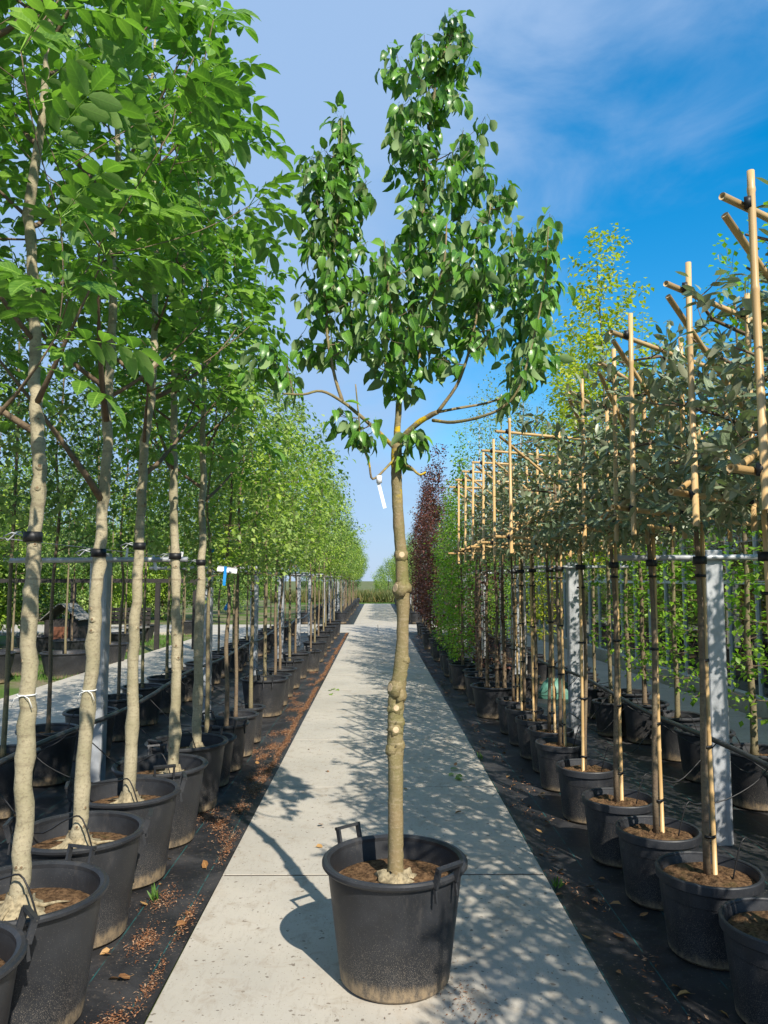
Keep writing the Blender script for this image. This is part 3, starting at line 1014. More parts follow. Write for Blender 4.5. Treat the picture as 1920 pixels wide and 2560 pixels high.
for wi, (x, y, pr, sp, top, seed, rz) in enumerate(WAL):
    rng = np.random.default_rng(seed)
    left = len(WAL) - wi
    olab = 'last' if left == 1 else ORD[left - 1]
    who = 'the walnut next to the small orchard trees' if left == 1 else f'the {ORD[left-1]} walnut back from the orchard trees'
    pot((x, y), pr, 0.53, 'handle', f'large black handled pot holding {who}', 'big walnut pots', R(rz), 56)
    org = Vector((x, y, 0.40))
    tr = empty('walnut_tree', org, f'tall pale-stemmed walnut with feathered leaves, {who[4:]}' if left > 1 else 'tall pale-stemmed walnut with feathered leaves next to the small orchard trees', 'tree', 'walnut trees in one row')
    if sp:
        pw = [dat(a, b, y) for a, b in sp]
    else:
        pw = [Vector((x, y, .4)), Vector((x + .03, y, 1.2)), Vector((x + .05, y, 2.0)), Vector((x + .02, y, 2.9)), Vector((x + .04, y, 3.6))]
    pw = [Vector((pw[0].x, pw[0].y, .395))] + [p for p in pw if p.z > .5]
    pw = smooth_path(pw, 6)
    pw = [p + Vector((rng.normal(0, .0035), rng.normal(0, .0035), 0)) if i > 3 else p for i, p in enumerate(pw)]
    last = pw[-1]
    pw += [last + (Vector((x + .05, y, top)) - last) * f + Vector((rng.normal(0, .02), rng.normal(0, .02), 0)) for f in (.25, .5, .75, 1)]
    zs = [p.z for p in pw]
    rl = [0.040 - 0.014 * min(1, (z - .4) / 2.4) - (0.020 * max(0, (z - 2.8) / (top - 2.8))) for z in zs]
    rl[0] *= 1.5; rl[1] *= 1.22; rl[2] *= 1.08
    bump_i = {int(rng.integers(3, len(pw) - 4)) for _ in range(9)}
    rl = [r * (1.16 if i in bump_i else 1) * rng.uniform(.97, 1.03) for i, r in enumerate(rl)]
    wl_ = rng.normal(0, .03, (len(pw), 14))
    wl_ = wl_ + np.roll(wl_, 1, 1)
    MB().tube(shift_tube(pw, org), rl, 14, wob=lambda i, k: 1 + wl_[i][k]).build('trunk', 'walnut_bark', tr)
    for kk in range(7):                                     # healed side-shoot scars
        i = int(rng.integers(6, max(8, len(pw) - 12)))
        a = rng.uniform(-2.6, -.5)
        ax = Vector((math.cos(a), math.sin(a), .25)).normalized()
        c = pw[i] - org
        r_ = rl[i]
        q = rng.uniform(.007, .012)
        kn = MB().tube([c + ax * r_ * .5, c + ax * r_ * .92, c + ax * (r_ + q * .35), c + ax * (r_ + q * .5)], [q * 1.9, q * 1.6, q * 1.05, q * .6], 9).build('knot', 'walnut_bark', tr)
        MB().tube([c + ax * (r_ + q * .42), c + ax * (r_ + q * .56)], [q * .8, q * .6], 8).build('scar', 'callus', kn)
    # pale surface roots
    mb = MB()
    pb = pw[0] - org
    for i_, (r_, z_) in enumerate(((.046, .11), (.055, .075), (.072, .052), (.105, .036), (.12, .024))):
        for k in range(16):
            a = k * math.pi / 8
            q = r_ * (1 + .16 * math.sin(3 * a + seed) + rng.normal(0, .06))
            mb.v.append(Vector((pb.x + q * math.cos(a), pb.y + q * math.sin(a), z_ + rng.normal(0, .004))))
    for i_ in range(4):
        for k in range(16):
            mb.f.append((i_ * 16 + k, i_ * 16 + (k + 1) % 16, i_ * 16 + 16 + (k + 1) % 16, i_ * 16 + 16 + k))
    for k in range(6):
        a = k * 1.1 + seed
        g0 = Vector((pb.x, pb.y, 0))
        mb.tube([g0 + Vector((.05 * math.cos(a), .05 * math.sin(a), .060)), g0 + Vector((.09 * math.cos(a + .1), .09 * math.sin(a + .1), .044)), g0 + Vector((.15 * math.cos(a + .35), .15 * math.sin(a + .35), .038)), g0 + Vector((.20 * math.cos(a + .4), .20 * math.sin(a + .4), .026))], [.010, .009, .006, .002], 6)
    rt_ = mb.build('root', 'burlap', tr)
    rt_['kind'] = 'stuff'
    tips = []
    ntip = 34
    for k in range(ntip):
        u = (k + .5) / ntip
        z = 3.10 + (top - 3.10) * u ** 0.85 + rng.normal(0, .06)
        rad = ((0.80 if wi < 4 else 0.60) - (0.55 if wi < 4 else .42) * max(0, (u - .55) / .45)) * rng.uniform(.55, 1.12)
        a = k * 2.399 + seed
        tips.append((x + rad * math.cos(a), y + rad * math.sin(a), z))
    if wi == 0:
        tips += [tuple(dat(130, 470, 2.55)), tuple(dat(150, 640, 2.45)), tuple(dat(120, 730, 2.6))]
    if wi == 3:
        tips += [tuple(dat(490, 250, 4.7)), tuple(dat(500, 150, 4.8)), tuple(dat(470, 290, 4.9)), tuple(dat(430, 60, 4.8)), tuple(dat(410, 20, 4.7))]
    if wi == 5:
        tips += [tuple(dat(575, 590, 6.3)), tuple(dat(570, 660, 6.3)), tuple(dat(585, 630, 6.4)), tuple(dat(585, 540, 6.4)), tuple(dat(560, 700, 6.3))]
    crown_pts = [np.array(p) for p in pw if p.z > 2.15]
    crown_r = [r for p, r in zip(pw, rl) if p.z > 2.15]
    paths = grow(rng, [(crown_pts, crown_r)], tips, rise=0.72, twig=0.0042, k=0.013, ctrl=(0.55, 0.38), npt=6)
    for p, r in paths:
        if np.linalg.norm(p[-1] - p[0]) > 0.5:
            MB().tube(shift_tube(p, org), list(r), 7, cap=True).build('branch', 'twig_bark', tr)
    small = [(p - np.array(org), r) for p, r in paths if np.linalg.norm(p[-1] - p[0]) <= 0.5]
    if small:
        b_ = wood(small, 5).build('twigs', 'twig_bark', tr)
        b_['kind'] = 'stuff'
    P, Tn = sites(rng, paths, 0.085, 0.38)
    # a whorl of leaves at every tip
    ex = np.array([p[-1] for p, r in paths for _ in range(3)])
    et = np.array([(p[-1] - p[-2]) / np.linalg.norm(p[-1] - p[-2]) for p, r in paths for _ in range(3)])
    P = np.concatenate([P, ex]); Tn = np.concatenate([Tn, et])
    if len(P) > 215:
        sel = rng.permutation(len(P))[:215]
        P, Tn = P[sel], Tn[sel]
    o = out_dirs(rng, Tn)
    D = o * 0.85 + Tn * 0.45 + np.array([0, 0, 0.12]) + rng.normal(0, .15, P.shape)
    H = np.tile(up, (len(P), 1)) + rng.normal(0, .28, P.shape)
    S = rng.uniform(0.70, 1.06, len(P))
    for i in range(len(P)):
        lf = link('leaf', cw_me[int(rng.integers(4))], tr)
        lf.matrix_local = leaf_matrix(P[i] - np.array(org), D[i], H[i], S[i])
    # rubber strap with hook at rail height
    i = min(range(len(pw)), key=lambda q: abs(pw[q].z - 2.0))
    c = pw[i] - org
    st = MB().lathe([(rl[i] + .002, -.022), (rl[i] + .009, -.022), (rl[i] + .009, .022), (rl[i] + .002, .022)], 16, (c.x, c.y, c.z), close=True).build('strap', 'rubber', tr)
    MB().tube([c + Vector((-.03, -rl[i] - .012, .004)), c + Vector((-.07, -rl[i] - .014, .016)), c + Vector((-.11, -rl[i] - .008, .0)), c + Vector((-.09, -rl[i] - .006, -.018)), c + Vector((-.05, -rl[i] - .012, .018)), c + Vector((-.03, -rl[i] - .012, .018))], .0035, 6).build('hook', 'steel', st)
    if wi in (1, 2):
        i = min(range(len(pw)), key=lambda q: abs(pw[q].z - (1.36 if wi == 1 else 1.28)))
        c = pw[i] - org
        s_ = MB().lathe([(rl[i] + .001, -.003), (rl[i] + .005, -.003), (rl[i] + .005, .003), (rl[i] + .001, .003)], 14, (c.x, c.y, c.z), close=True)
        for q in (-1, 1):
            s_.tube([c + Vector((q * .005, -rl[i] - .004, 0)), c + Vector((q * .03, -rl[i] - .012, -.01)), c + Vector((q * .045, -rl[i] - .008, -.05))], .002, 5)
        s_.build('string', 'string', tr)

# ------------------------------------------------------------------ generic small trees: a few prototypes, then copies
def proto_tree(seed, stem_h, top, rad, leaf, lsize, n_tips, gap, bark, tm=T_MID, stem_r=0.022, shape='oval', rise=0.5, flat=0.25, per=3, spread=.05, lean=0.03, hang=0.35):
    rg = np.random.default_rng(seed)
    pts = [Vector((rg.normal(0, lean) * u, rg.normal(0, lean) * u, u * (top - 0.25))) for u in np.linspace(0, 1, 9)]
    pts[0] = Vector((0, 0, 0))
    pw = smooth_path(pts, 3)
    rl = [stem_r * (1 - 0.8 * (p.z / top)) * rg.uniform(.93, 1.07) for p in pw]
    rl[0] *= 1.4
    trunk = MB().tube(pw, rl, 9).mesh('trunk', bark)
    tips = []
    for k in range(n_tips):
        u = (k + rg.uniform(.1, .9)) / n_tips
        z = stem_h + (top - stem_h) * u
        if shape == 'oval':
            rr_ = rad * (math.sin(math.pi * (0.16 + 0.80 * u)) ** 0.75)
        elif shape == 'column':
            rr_ = rad * (1 - 0.85 * max(0, (u - .62) / .38)) * (0.70 + 0.30 * min(1, u / .15))
        else:
            rr_ = rad * (1 - u) + 0.08
        rr_ *= rg.uniform(.35, 1.08) ** 0.7
        a = k * 2.399 + rg.normal(0, .4)
        rr_ *= 1 + .30 * math.sin(2 * a + seed) * math.sin(7 * u + seed) + (.32 if rg.random() < .12 else 0)
        tips.append((rr_ * math.cos(a), rr_ * math.sin(a), z + rg.normal(0, .05)))
    for k in range(5):                                       # leaders that overtop the crown
        a, q = rg.uniform(0, 6.28), rad * rg.uniform(.05, .5)
        tips.append((q * math.cos(a), q * math.sin(a), top + rg.uniform(-.1, .38)))
    crown = [(np.array(p)) for p in pw if p.z > stem_h * 0.75]
    cr = [r for p, r in zip(pw, rl) if p.z > stem_h * 0.75]
    paths = grow(rg, [(crown, cr)], tips, rise=rise, twig=0.003, k=0.007)
    br = wood(paths, 4).mesh('branches', 'twig_bark')
    P, Tn = sites(rg, paths, gap, 0.25)
    P, Tn = np.repeat(P, per, 0), np.repeat(Tn, per, 0)
    P = P + rg.normal(0, spread, P.shape)
    o = out_dirs(rg, Tn)
    D = o * 0.8 + Tn * 0.35 + np.array([0, 0, -hang]) + rg.normal(0, .2, P.shape)
    H = np.tile(up, (len(P), 1)) + o * 0.3 + rg.normal(0, flat, P.shape)
    S = rg.uniform(.75, 1.2, len(P)) * lsize
    P = P + o * lsize * 0.3
    V, F, tn = join_leaves(tm, P, D, H, S, rg)
    return trunk, br, np_mesh('foliage', V, F, leaf, tn)

def place_tree(pr, name, loc, label, cat='tree', group=None, rz=0.0, sc=1.0, sz=None):
    o = empty(name, loc, label, cat, group, rz)
    o.scale = (sc, sc, sz or sc)
    link('trunk', pr[0], o)
    b = link('branches', pr[1], o)
    b['kind'] = 'stuff'
    f = link('foliage', pr[2], o)
    f['kind'] = 'stuff'
    return o

ORCH = [proto_tree(31, 1.75, 3.9, 0.80, 'orchard_leaf', 0.066, 84, 0.026, 'olive_bark'),
        proto_tree(32, 1.75, 3.7, 0.85, 'lime_leaf', 0.066, 84, 0.026, 'brown_bark'),
        proto_tree(33, 1.70, 4.0, 0.70, 'orchard_leaf', 0.060, 84, 0.026, 'brown_bark'),
        proto_tree(34, 1.70, 3.6, 0.85, 'deep_green_leaf', 0.062, 80, 0.028, 'olive_bark')]
rnd = random.Random(4)
# front orchard row behind the walnuts: (X, Y, radius, height, style)
ROW1 = [(-1.56, 7.05, .24, .42), (-1.54, 7.6, .245, .45), (-1.52, 8.2, .225, .43), (-1.50, 8.85, .18, .40), (-1.585, 10.6, .325, .50), (-1.55, 11.4, .25, .45),
        (-1.55, 12.2, .24, .45), (-1.56, 13.2, .26, .48), (-1.57, 14.5, .27, .48), (-1.40, 15.6, .24, .42), (-1.45, 17.4, .27, .45), (-1.48, 19.0, .27, .48), (-1.50, 20.8, .27, .48), (-1.52, 22.5, .28, .5), (-1.5, 24.2, .28, .5), (-1.5, 25.7, .28, .5)]
for i, (x, y, r, h) in enumerate(ROW1):
    st = 'handle' if i in (1, 4, 7, 9, 12) else 'plain'
    sz = pot((x, y), r, h, st, f'black pot of the {ORD[i]} slim orchard tree after the walnuts' if i != 4 else 'large black handled pot standing among smaller pots in the orchard row', 'orchard row pots' if i != 4 else None, rnd.uniform(0, 6), 36)
    pr = ORCH[[0, 1, 2, 0, 0, 1, 1, 0, 2, 1, 0, 1, 3, 0, 1, 0][i]]
    place_tree(pr, 'orchard_tree', (x + rnd.uniform(-.03, .03), y, sz - 0.03), f'{ORD[i]} slim orchard tree after the walnuts, with a leafy green crown', group='orchard row trees', rz=rnd.uniform(0, 6.28), sc=rnd.uniform(.98, 1.14), sz=rnd.uniform(.94, 1.20))
# second row on that bed
y = 4.3
i = 0
while y < 26.3:
    x = -3.0 + rnd.uniform(-.06, .06)
    sz = pot((x, y), .27, .48, 'plain', f'dark pot, {ORD[i]} of the row along the side path, counted towards the cross path', 'pots along the side path', 0, 32)
    pr = ORCH[(3, 0, 3, 2, 3, 1)[i % 6]]
    place_tree(pr, 'orchard_tree', (x, y, sz - 0.03), f'leafy standard tree, {ORD[i]} of the row along the side path, counted towards the cross path', group='standard trees along the side path', rz=rnd.uniform(0, 6.28), sc=rnd.uniform(.92, 1.15), sz=rnd.uniform(.9, 1.18))
    y += 0.98 + rnd.uniform(-.08, .08)
    i += 1
# block beyond the cross path, both sides
for side in (-1, 1):
    for xr in (1.6, 3.0):
        y = 32.6
        while y < 59:
            x = side * (xr + rnd.uniform(-.06, .06))
            sz = pot((x, y), .28, .48, 'plain', 'small far-off black pot beyond the cross path', 'pots beyond the cross path', 0, 20)
            pr = ORCH[rnd.choice((0, 1, 1, 2, 3))]
            place_tree(pr, 'orchard_tree', (x, y, sz - .03), 'far-off young tree in the rows beyond the cross path', group='trees beyond the cross path', rz=rnd.uniform(0, 6.28), sc=rnd.uniform(.9, 1.1) * (1.0 if side < 0 else 0.85))
            y += 1.15 + rnd.uniform(-.15, .2)

# ------------------------------------------------------------------ trellised oleasters along the other edge
CANE_CACHE = {}
def cane_mesh(length, r, phase):
    key = (round(length, 2), r, phase)
    if key in CANE_CACHE:
        return CANE_CACHE[key]
    L = key[0]
    pts, rad = [], []
    z = 0.0
    nodes = [phase * 0.07 + 0.31 * k for k in range(1, 12)]
    zs = {0.0, L}
    for q in nodes:
        for dz in (-0.012, -0.004, 0.004, 0.012):
            if 0.02 < q + dz < L - 0.02:
                zs.add(round(q + dz, 4))
    for q in sorted(zs):
        pts.append(Vector((0.004 * math.sin(q * 3 + phase), 0.004 * math.cos(q * 2.3 + phase), q)))
        b = 1.13 if any(abs(q - nd) < 0.006 for nd in nodes) else 1.0
        rad.append(r * b * (1 - 0.10 * q / L))
    mb = MB().tube(pts, rad, 9, cap=False)
    # hollow cut ends
    n = 9
    for end, zz, inn in ((0, 0.0, 0.02), (len(pts) - 1, L, -0.02)):
        b0 = end * n
        b = len(mb.v)
        c = pts[end]
        for f, dz in ((0.6, 0.0), (0.55, inn)):
            for k in range(n):
                mb.v.append(c + (mb.v[b0 + k] - c) * f + Vector((0, 0, dz)))
        for k in range(n):
            k2 = (k + 1) % n
            mb.f.append((b0 + k, b0 + k2, b + k2, b + k))
            mb.f.append((b + k, b + k2, b + n + k2, b + n + k))
        mb.f.append(tuple(b + n + k for k in range(n)))
    CANE_CACHE[key] = mb.mesh('cane', 'bamboo')
    return CANE_CACHE[key]

def cane(parent, p, q, r, phase=0, name='cane'):
    p, q = Vector(p), Vector(q)
    d = q - p
    o = link(name, cane_mesh(d.length, r, phase), parent, p)
    o.rotation_euler = d.to_track_quat('Z', 'Y').to_euler()
    return o
TIE = MB().lathe([(.017, -.010), (.0205, -.010), (.0205, .010), (.017, .010)], 10, close=True).mesh('tie', 'rubber')

HW = 0.70
ZB, ZT = 1.80, 2.66                       # panel bottom and top above the soil
def oleaster_leaves(seed, per=3):
    rg = np.random.default_rng(seed)
    stem = [Vector((0.01 * math.sin(u * 9 + seed), 0.012 * math.cos(u * 7), u * 2.45)) for u in np.linspace(0, 1, 10)]
    sr = [0.0185 * (1 - 0.45 * u) for u in np.linspace(0, 1, 10)]
    arms = []
    for z in (1.92, 2.15, 2.40, 2.58):
        for s in (-1, 1):
            arms.append(([np.array((0, 0, z)), np.array((s * .3, rg.normal(0, .03), z + .04)), np.array((s * .62, rg.normal(0, .04), z + rg.normal(.02, .03)))], [.011, .008, .004]))
    tips = [(rg.uniform(-HW + .06, HW + .08), rg.normal(0, .15), ZB - .02 + (ZT - ZB - .08) * rg.random() ** 1.15) for _ in range(200)]
    tips += [(rg.uniform(-HW * .8, HW), rg.normal(0, .10), ZT + rg.uniform(-.05, .16)) for _ in range(12)]
    paths = grow(rg, [([np.array(p) for p in stem[6:]], sr[6:])] + arms, tips, rise=0.1, twig=0.0026, k=0.007)
    P, Tn = sites(rg, paths, 0.026, 0.2)
    P, Tn = np.repeat(P, per, 0), np.repeat(Tn, per, 0)
    P = P + rg.normal(0, .016, P.shape)
    o = out_dirs(rg, Tn)
    D = o * 0.75 + Tn * 0.5 + np.array([0, 0, 0.02]) + rg.normal(0, .22, P.shape)
    H = np.tile(up, (len(P), 1)) + rg.normal(0, .42, P.shape)
    S = rg.uniform(.050, .084, len(P))
    trunk = MB().tube(stem, sr, 10).mesh('trunk', 'brown_bark')
    wd = MB()
    for pts, r_ in arms:
        wd.tube(pts, r_, 6)
    for pts, r_ in paths:
        wd.tube(pts, list(r_), 4, cap=False)
    return trunk, wd.mesh('branches', 'twig_bark'), (P, D, H, S), rg

ole_single = [np_mesh('oleaster_leaf_blade', *ovate(ROWS2, w, f, a, .12), 'oleaster_leaf') for w, f, a in ((.40, .22, .16), (.36, .3, .22), (.44, .12, .08))]
ole_shared = []
for sd in (61, 62, 63):
    tk, wd, (P, D, H, S), rg = oleaster_leaves(sd, 2)
    V, F, tn = join_leaves(T_OLE, P, D, H, S, rg)
    ole_shared.append((tk, wd, np_mesh('foliage', V, F, 'oleaster_leaf', tn)))

OLE = [  # stem X, Y, left end of the panel (X, Y), pot radius, near
    (2.02, -.85, (1.55, -1.4), .24, 0), (2.02, -.15, (1.55, -.7), .24, 0), (2.02, .55, (1.55, 0.0), .24, 0), (1.98, 1.25, (1.50, .75), .24, 0), (1.80, 1.93, (1.28, 1.5), .24, 0),
    (1.63, 2.62, (.95, 2.19), .25, 1), (1.67, 3.33, (1.09, 2.89), .25, 1), (1.61, 3.92, (1.10, 3.50), .25, 1), (1.59, 4.55, (1.13, 3.98), .235, 1),
    (1.56, 5.18, (1.12, 4.58), .235, 1), (1.585, 6.04, (.98, 5.80), .232, 1), (1.59, 6.90, (.98, 6.65), .22, 0), (1.64, 7.50, (1.00, 7.35), .22, 0),
    (1.62, 8.08, (.98, 7.95), .215, 0), (1.62, 8.72, (.98, 8.6), .215, 0), (1.62, 9.35, (.98, 9.25), .215, 0)]
for i, (x, y, le, pr, near) in enumerate(OLE):
    k = len(OLE) - i
    who = f'{ORD[k-1]} oleaster counted from the big beech pot' if k > 1 else 'oleaster next to the big beech pot'
    ps = pot((x, y), pr, 0.40, 'band', f'black banded pot of the {who}', 'banded oleaster pots', 0, 44)
    e = Vector((le[0] - x, le[1] - y, 0))
    rz = math.atan2(-e.y, -e.x)
    base_z = CLOTH_Z + 0.001 + ps - 0.02
    tr = empty('oleaster_tree', (x, y, base_z), f'trellised grey-green {who}', 'tree', 'trellised oleasters', rz)
    if near:
        tk, wd, (P, D, H, S), rg = oleaster_leaves(70 + i)
        link('trunk', tk, tr)
        b = link('branches', wd, tr); b['kind'] = 'stuff'
        Mw = Matrix.Translation((x, y, base_z)) @ Matrix.Rotation(rz, 4, 'Z')
        cl = np.array(Mw.inverted() @ Vector(cam.location))
        dist = np.linalg.norm(P - cl, axis=1) + rg.random(len(P)) * .25
        order = np.argsort(dist)
        for q in order[:300]:
            lf = link('leaf', ole_single[int(rg.integers(3))], tr)
            lf.matrix_local = leaf_matrix(P[q], D[q], H[q], S[q])
        rest = order[300:]
        V, F, tn = join_leaves(T_OLE, P[rest], D[rest], H[rest], S[rest], rg)
        f = link('foliage', np_mesh('foliage', V, F, 'oleaster_leaf', tn), tr); f['kind'] = 'stuff'
    else:
        a = ole_shared[i % 3]
        link('trunk', a[0], tr)
        b = link('branches', a[1], tr); b['kind'] = 'stuff'
        f = link('foliage', a[2], tr); f['kind'] = 'stuff'
    # bamboo rack
    bt = empty('bamboo_trellis', (x, y, base_z), f'bamboo cane trellis of the {who}', 'trellis', 'bamboo trellises', rz)
    yo = -0.05
    xs = (-HW, -HW * .36, HW * .30, HW * .94)
    for q, xx in enumerate(xs):
        c = cane(bt, (xx, yo - .028, ZB - .10), (xx + 0.01, yo - .028, ZT + .07 - .02 * q), .0125, q + i)
        for zz in (ZB + .02, ZT - .03):
            link('tie', TIE, bt, (xx, yo - .016, zz), (R(90), 0, R(30)))
    cane(bt, (-HW - .10, yo, ZT - .03), (HW + .06, yo, ZT - .04), .0115, i % 4)
    cane(bt, (-HW - .12, yo, ZB + .02), (HW + .06, yo, ZB + .01), .0125, (i + 2) % 4)
    cane(bt, (-HW - .05, yo + .025, ZT - .06), (HW * .55, yo + .025, ZB + .03), .0115, (i + 1) % 4)
    cane(bt, (-HW + .0, yo + .048, ZB + .03), (HW * .9, yo + .048, ZT - .12), .0115, (i + 3) % 4)
    s_ = rnd.choice((-1, 1))
    cane(bt, (s_ * .036, -.012, -.02), (s_ * .034, -.014, ZB + .55), .0125, i % 5, 'cane')
    for zz in (.18, .62, 1.05, 1.48):
        link('tie', TIE, bt, (s_ * .018, -.006, zz + .04 * s_), None, (1.75, 1.25, .7))
    # rubber strap at rail height
    link('tie', TIE, bt, (s_ * .018, -.006, 1.60), None, (2.1, 1.6, 2.0))

# ------------------------------------------------------------------ the rest of that side
HORN = [proto_tree(41, .45, 4.0, .48, 'hornbeam_leaf', .062, 92, .030, 'brown_bark', T_LO, .030, 'column', rise=0.0, flat=.18, hang=.02, per=2, spread=.05),
        proto_tree(42, .45, 4.2, .50, 'hornbeam_leaf', .062, 92, .030, 'olive_bark', T_LO, .030, 'column', rise=0.0, flat=.18, hang=.02, per=2, spread=.05)]
BEECH = [proto_tree(43, .5, 4.0, .42, 'beech_leaf', .06, 230, .028, 'brown_bark', T_LO, .026, 'column', rise=.3, per=4),
         proto_tree(44, .35, 3.0, .32, 'beech_leaf', .045, 75, .060, 'brown_bark', T_LO, .030, 'column', rise=.2, per=2)]
GREENC = proto_tree(45, .20, 3.5, .33, 'hornbeam_leaf', .055, 230, .026, 'brown_bark', T_LO, .025, 'column', rise=.4)
LIMEC = proto_tree(46, .25, 3.3, .30, 'lime_leaf', .050, 220, .026, 'brown_bark', T_LO, .025, 'column', rise=.4)
BIRCH = proto_tree(47, 1.6, 4.9, .70, 'orchard_leaf', .045, 90, .045, 'birch_bark', T_LO, .024, 'oval', rise=.3, hang=.6, per=5, spread=.09)
GOLD = [proto_tree(48, 1.9, 5.3, .75, 'gold_leaf', .062, 130, .034, 'olive_bark', T_LO, .024, 'oval', rise=.5, per=5),
        proto_tree(49, .5, 1.9, .33, 'gold_leaf', .060, 50, .032, 'olive_bark', T_LO, .018, 'oval', rise=.3)]
CONI = proto_tree(50, .5, 3.2, .40, 'conifer_leaf', .085, 150, .020, 'brown_bark', T_NEEDLE, .03, 'oval', rise=-.2, hang=.6, per=5, spread=.05)

def potted(pr, name, x, y, r, h, style, plab, tlab, pg, tg_, sc=1.0, sz=None, rz=None, seg=32):
    s = pot((x, y), r, h, style, plab, pg, rnd.uniform(0, 6), seg)
    place_tree(pr, name, (x, y, CLOTH_Z + s - .02), tlab, group=tg_, rz=rnd.uniform(0, 6.28) if rz is None else rz, sc=sc, sz=sz)
# big pot with three bare-legged copper stems
s = pot((1.56, 10.45), .33, .42, 'round', 'wide round black pot with three copper-leaved stems beside the oleasters', seg=48)
for k, (dx, dy) in enumerate(((-.10, .05), (.02, -.06), (.13, .03))):
    place_tree(BEECH[1], 'copper_beech', (1.56 + dx, 10.45 + dy, CLOTH_Z + s - .02), 'thin copper-leaved stem in the wide round pot', group='stems in the wide round pot', rz=k * 2.1, sc=.95 + .05 * k)
RIGHT1 = [(1.50, 11.5, BEECH[1], 'b'), (1.55, 12.2, BEECH[1], 'b'), (1.42, 13.1, GREENC, 'g'), (1.45, 13.9, LIMEC, 'g'), (1.42, 14.8, GREENC, 'g'), (1.45, 15.8, LIMEC, 'g'), (1.6, 16.6, CONI, 'c'),
          (1.42, 17.6, BEECH[0], 'r'), (1.45, 18.7, BEECH[0], 'r'), (1.6, 19.6, CONI, 'c'), (1.40, 20.6, BEECH[0], 'r'), (1.45, 21.8, BEECH[0], 'r'), (1.5, 23.0, BEECH[0], 'r'), (1.5, 24.4, BEECH[0], 'r'), (1.5, 25.8, BEECH[0], 'r')]
for x, y, pr, kd in RIGHT1:
    nm, lab, gr = {'b': ('copper_beech', 'sparse copper-leaved column between the wide pot and green columns', 'sparse copper columns'),
                   'g': ('hornbeam', 'dense bright green column tree before the dark red beeches', 'bright green columns'),
                   'c': ('conifer', 'weeping grey-blue conifer among the dark red beeches', 'grey-blue conifers'),
                   'r': ('copper_beech', 'dense dark red beech column near the cross path', 'dark red beech columns')}[kd]
    potted(pr, nm, x, y, .23, .42, 'plain', 'black pot of a column tree on the shaded bed', lab, 'pots of the column trees', gr, sc=rnd.uniform(.85, 1.15), sz=rnd.uniform(.82, 1.15))
y = 3.9
i = 0
while y < 10.4:
    potted(HORN[i % 2], 'hornbeam', 3.05 + rnd.uniform(-.08, .08), y, .26, .45, 'plain', f'black pot of the {ORD[7-i]} hornbeam counted from the birches', f'fresh green hornbeam before the greenhouse, {ORD[7-i]} counted from the birches', 'hornbeam pots', 'hornbeams before the greenhouse', sc=rnd.uniform(.9, 1.05))
    y += .82
    i += 1
for x, y, pr, nm, lab, gr in ((3.0, 11.3, BIRCH, 'birch', 'slender white-stemmed birch beyond the hornbeams', 'white-stemmed birches'), (3.15, 11.9, BIRCH, 'birch', 'slender white-stemmed birch beyond the hornbeams', 'white-stemmed birches'),
                              (2.05, 12.9, BIRCH, 'birch', 'slender white-stemmed birch beyond the hornbeams', 'white-stemmed birches'), (1.95, 14.4, BIRCH, 'birch', 'slender white-stemmed birch beyond the hornbeams', 'white-stemmed birches'),
                              (2.9, 10.4, GOLD[0], 'golden_tree', 'tall golden-leaved tree rising behind the oleasters', 'tall golden trees'), (3.3, 12.8, GOLD[0], 'golden_tree', 'tall golden-leaved tree rising behind the oleasters', 'tall golden trees'),
                              (2.75, 9.2, GOLD[0], 'golden_tree', 'tall golden-leaved tree rising behind the oleasters', 'tall golden trees'),
                              (2.2, 11.6, BIRCH, 'birch', 'slender white-stemmed birch beyond the hornbeams', 'white-stemmed birches'), (2.95, 13.7, GOLD[1], 'golden_shrub', 'small golden shrub between the steel posts', 'golden shrubs'), (3.0, 14.9, GOLD[1], 'golden_shrub', 'small golden shrub between the steel posts', 'golden shrubs')):
    potted(pr, nm, x, y, .22, .40, 'plain', 'black pot beyond the hornbeams on the greenhouse side', lab, 'pots beyond the hornbeams', gr, sc=rnd.uniform(.95, 1.08))
y = 16.2
while y < 26.3:
    pr = rnd.choice((HORN[0], BIRCH, GREENC, LIMEC))
    potted(pr, 'young_tree', 3.0, y, .25, .42, 'plain', 'black pot beyond the hornbeams on the greenhouse side', 'mixed young green tree at the far end of the greenhouse', 'pots beyond the hornbeams', 'mixed trees by the greenhouse end')
    y += 1.05
# crumpled green bag
mb = MB()
for ii, (r_, z_) in enumerate(((.02, .30), (.07, .28), (.16, .20), (.20, .10), (.19, .0))):
    for k in range(18):
        a = k * 2 * math.pi / 18
        q = r_ * (1 + .18 * math.sin(3 * a + ii) + .08 * math.sin(7 * a))
        mb.v.append(Vector((q * math.cos(a) * 1.3, q * math.sin(a), z_ + .03 * math.sin(5 * a) * (ii > 0 and ii < 4))))
for ii in range(4):
    for k in range(18):
        mb.f.append((ii * 18 + k, ii * 18 + (k + 1) % 18, ii * 18 + 18 + (k + 1) % 18, ii * 18 + 18 + k))
bg = mb.build('sack', 'green_bag'); bg.location = (2.75, 12.1, CLOTH_Z)
tag(bg, 'crumpled green plastic sack lying between pots before the greenhouse', 'sack')

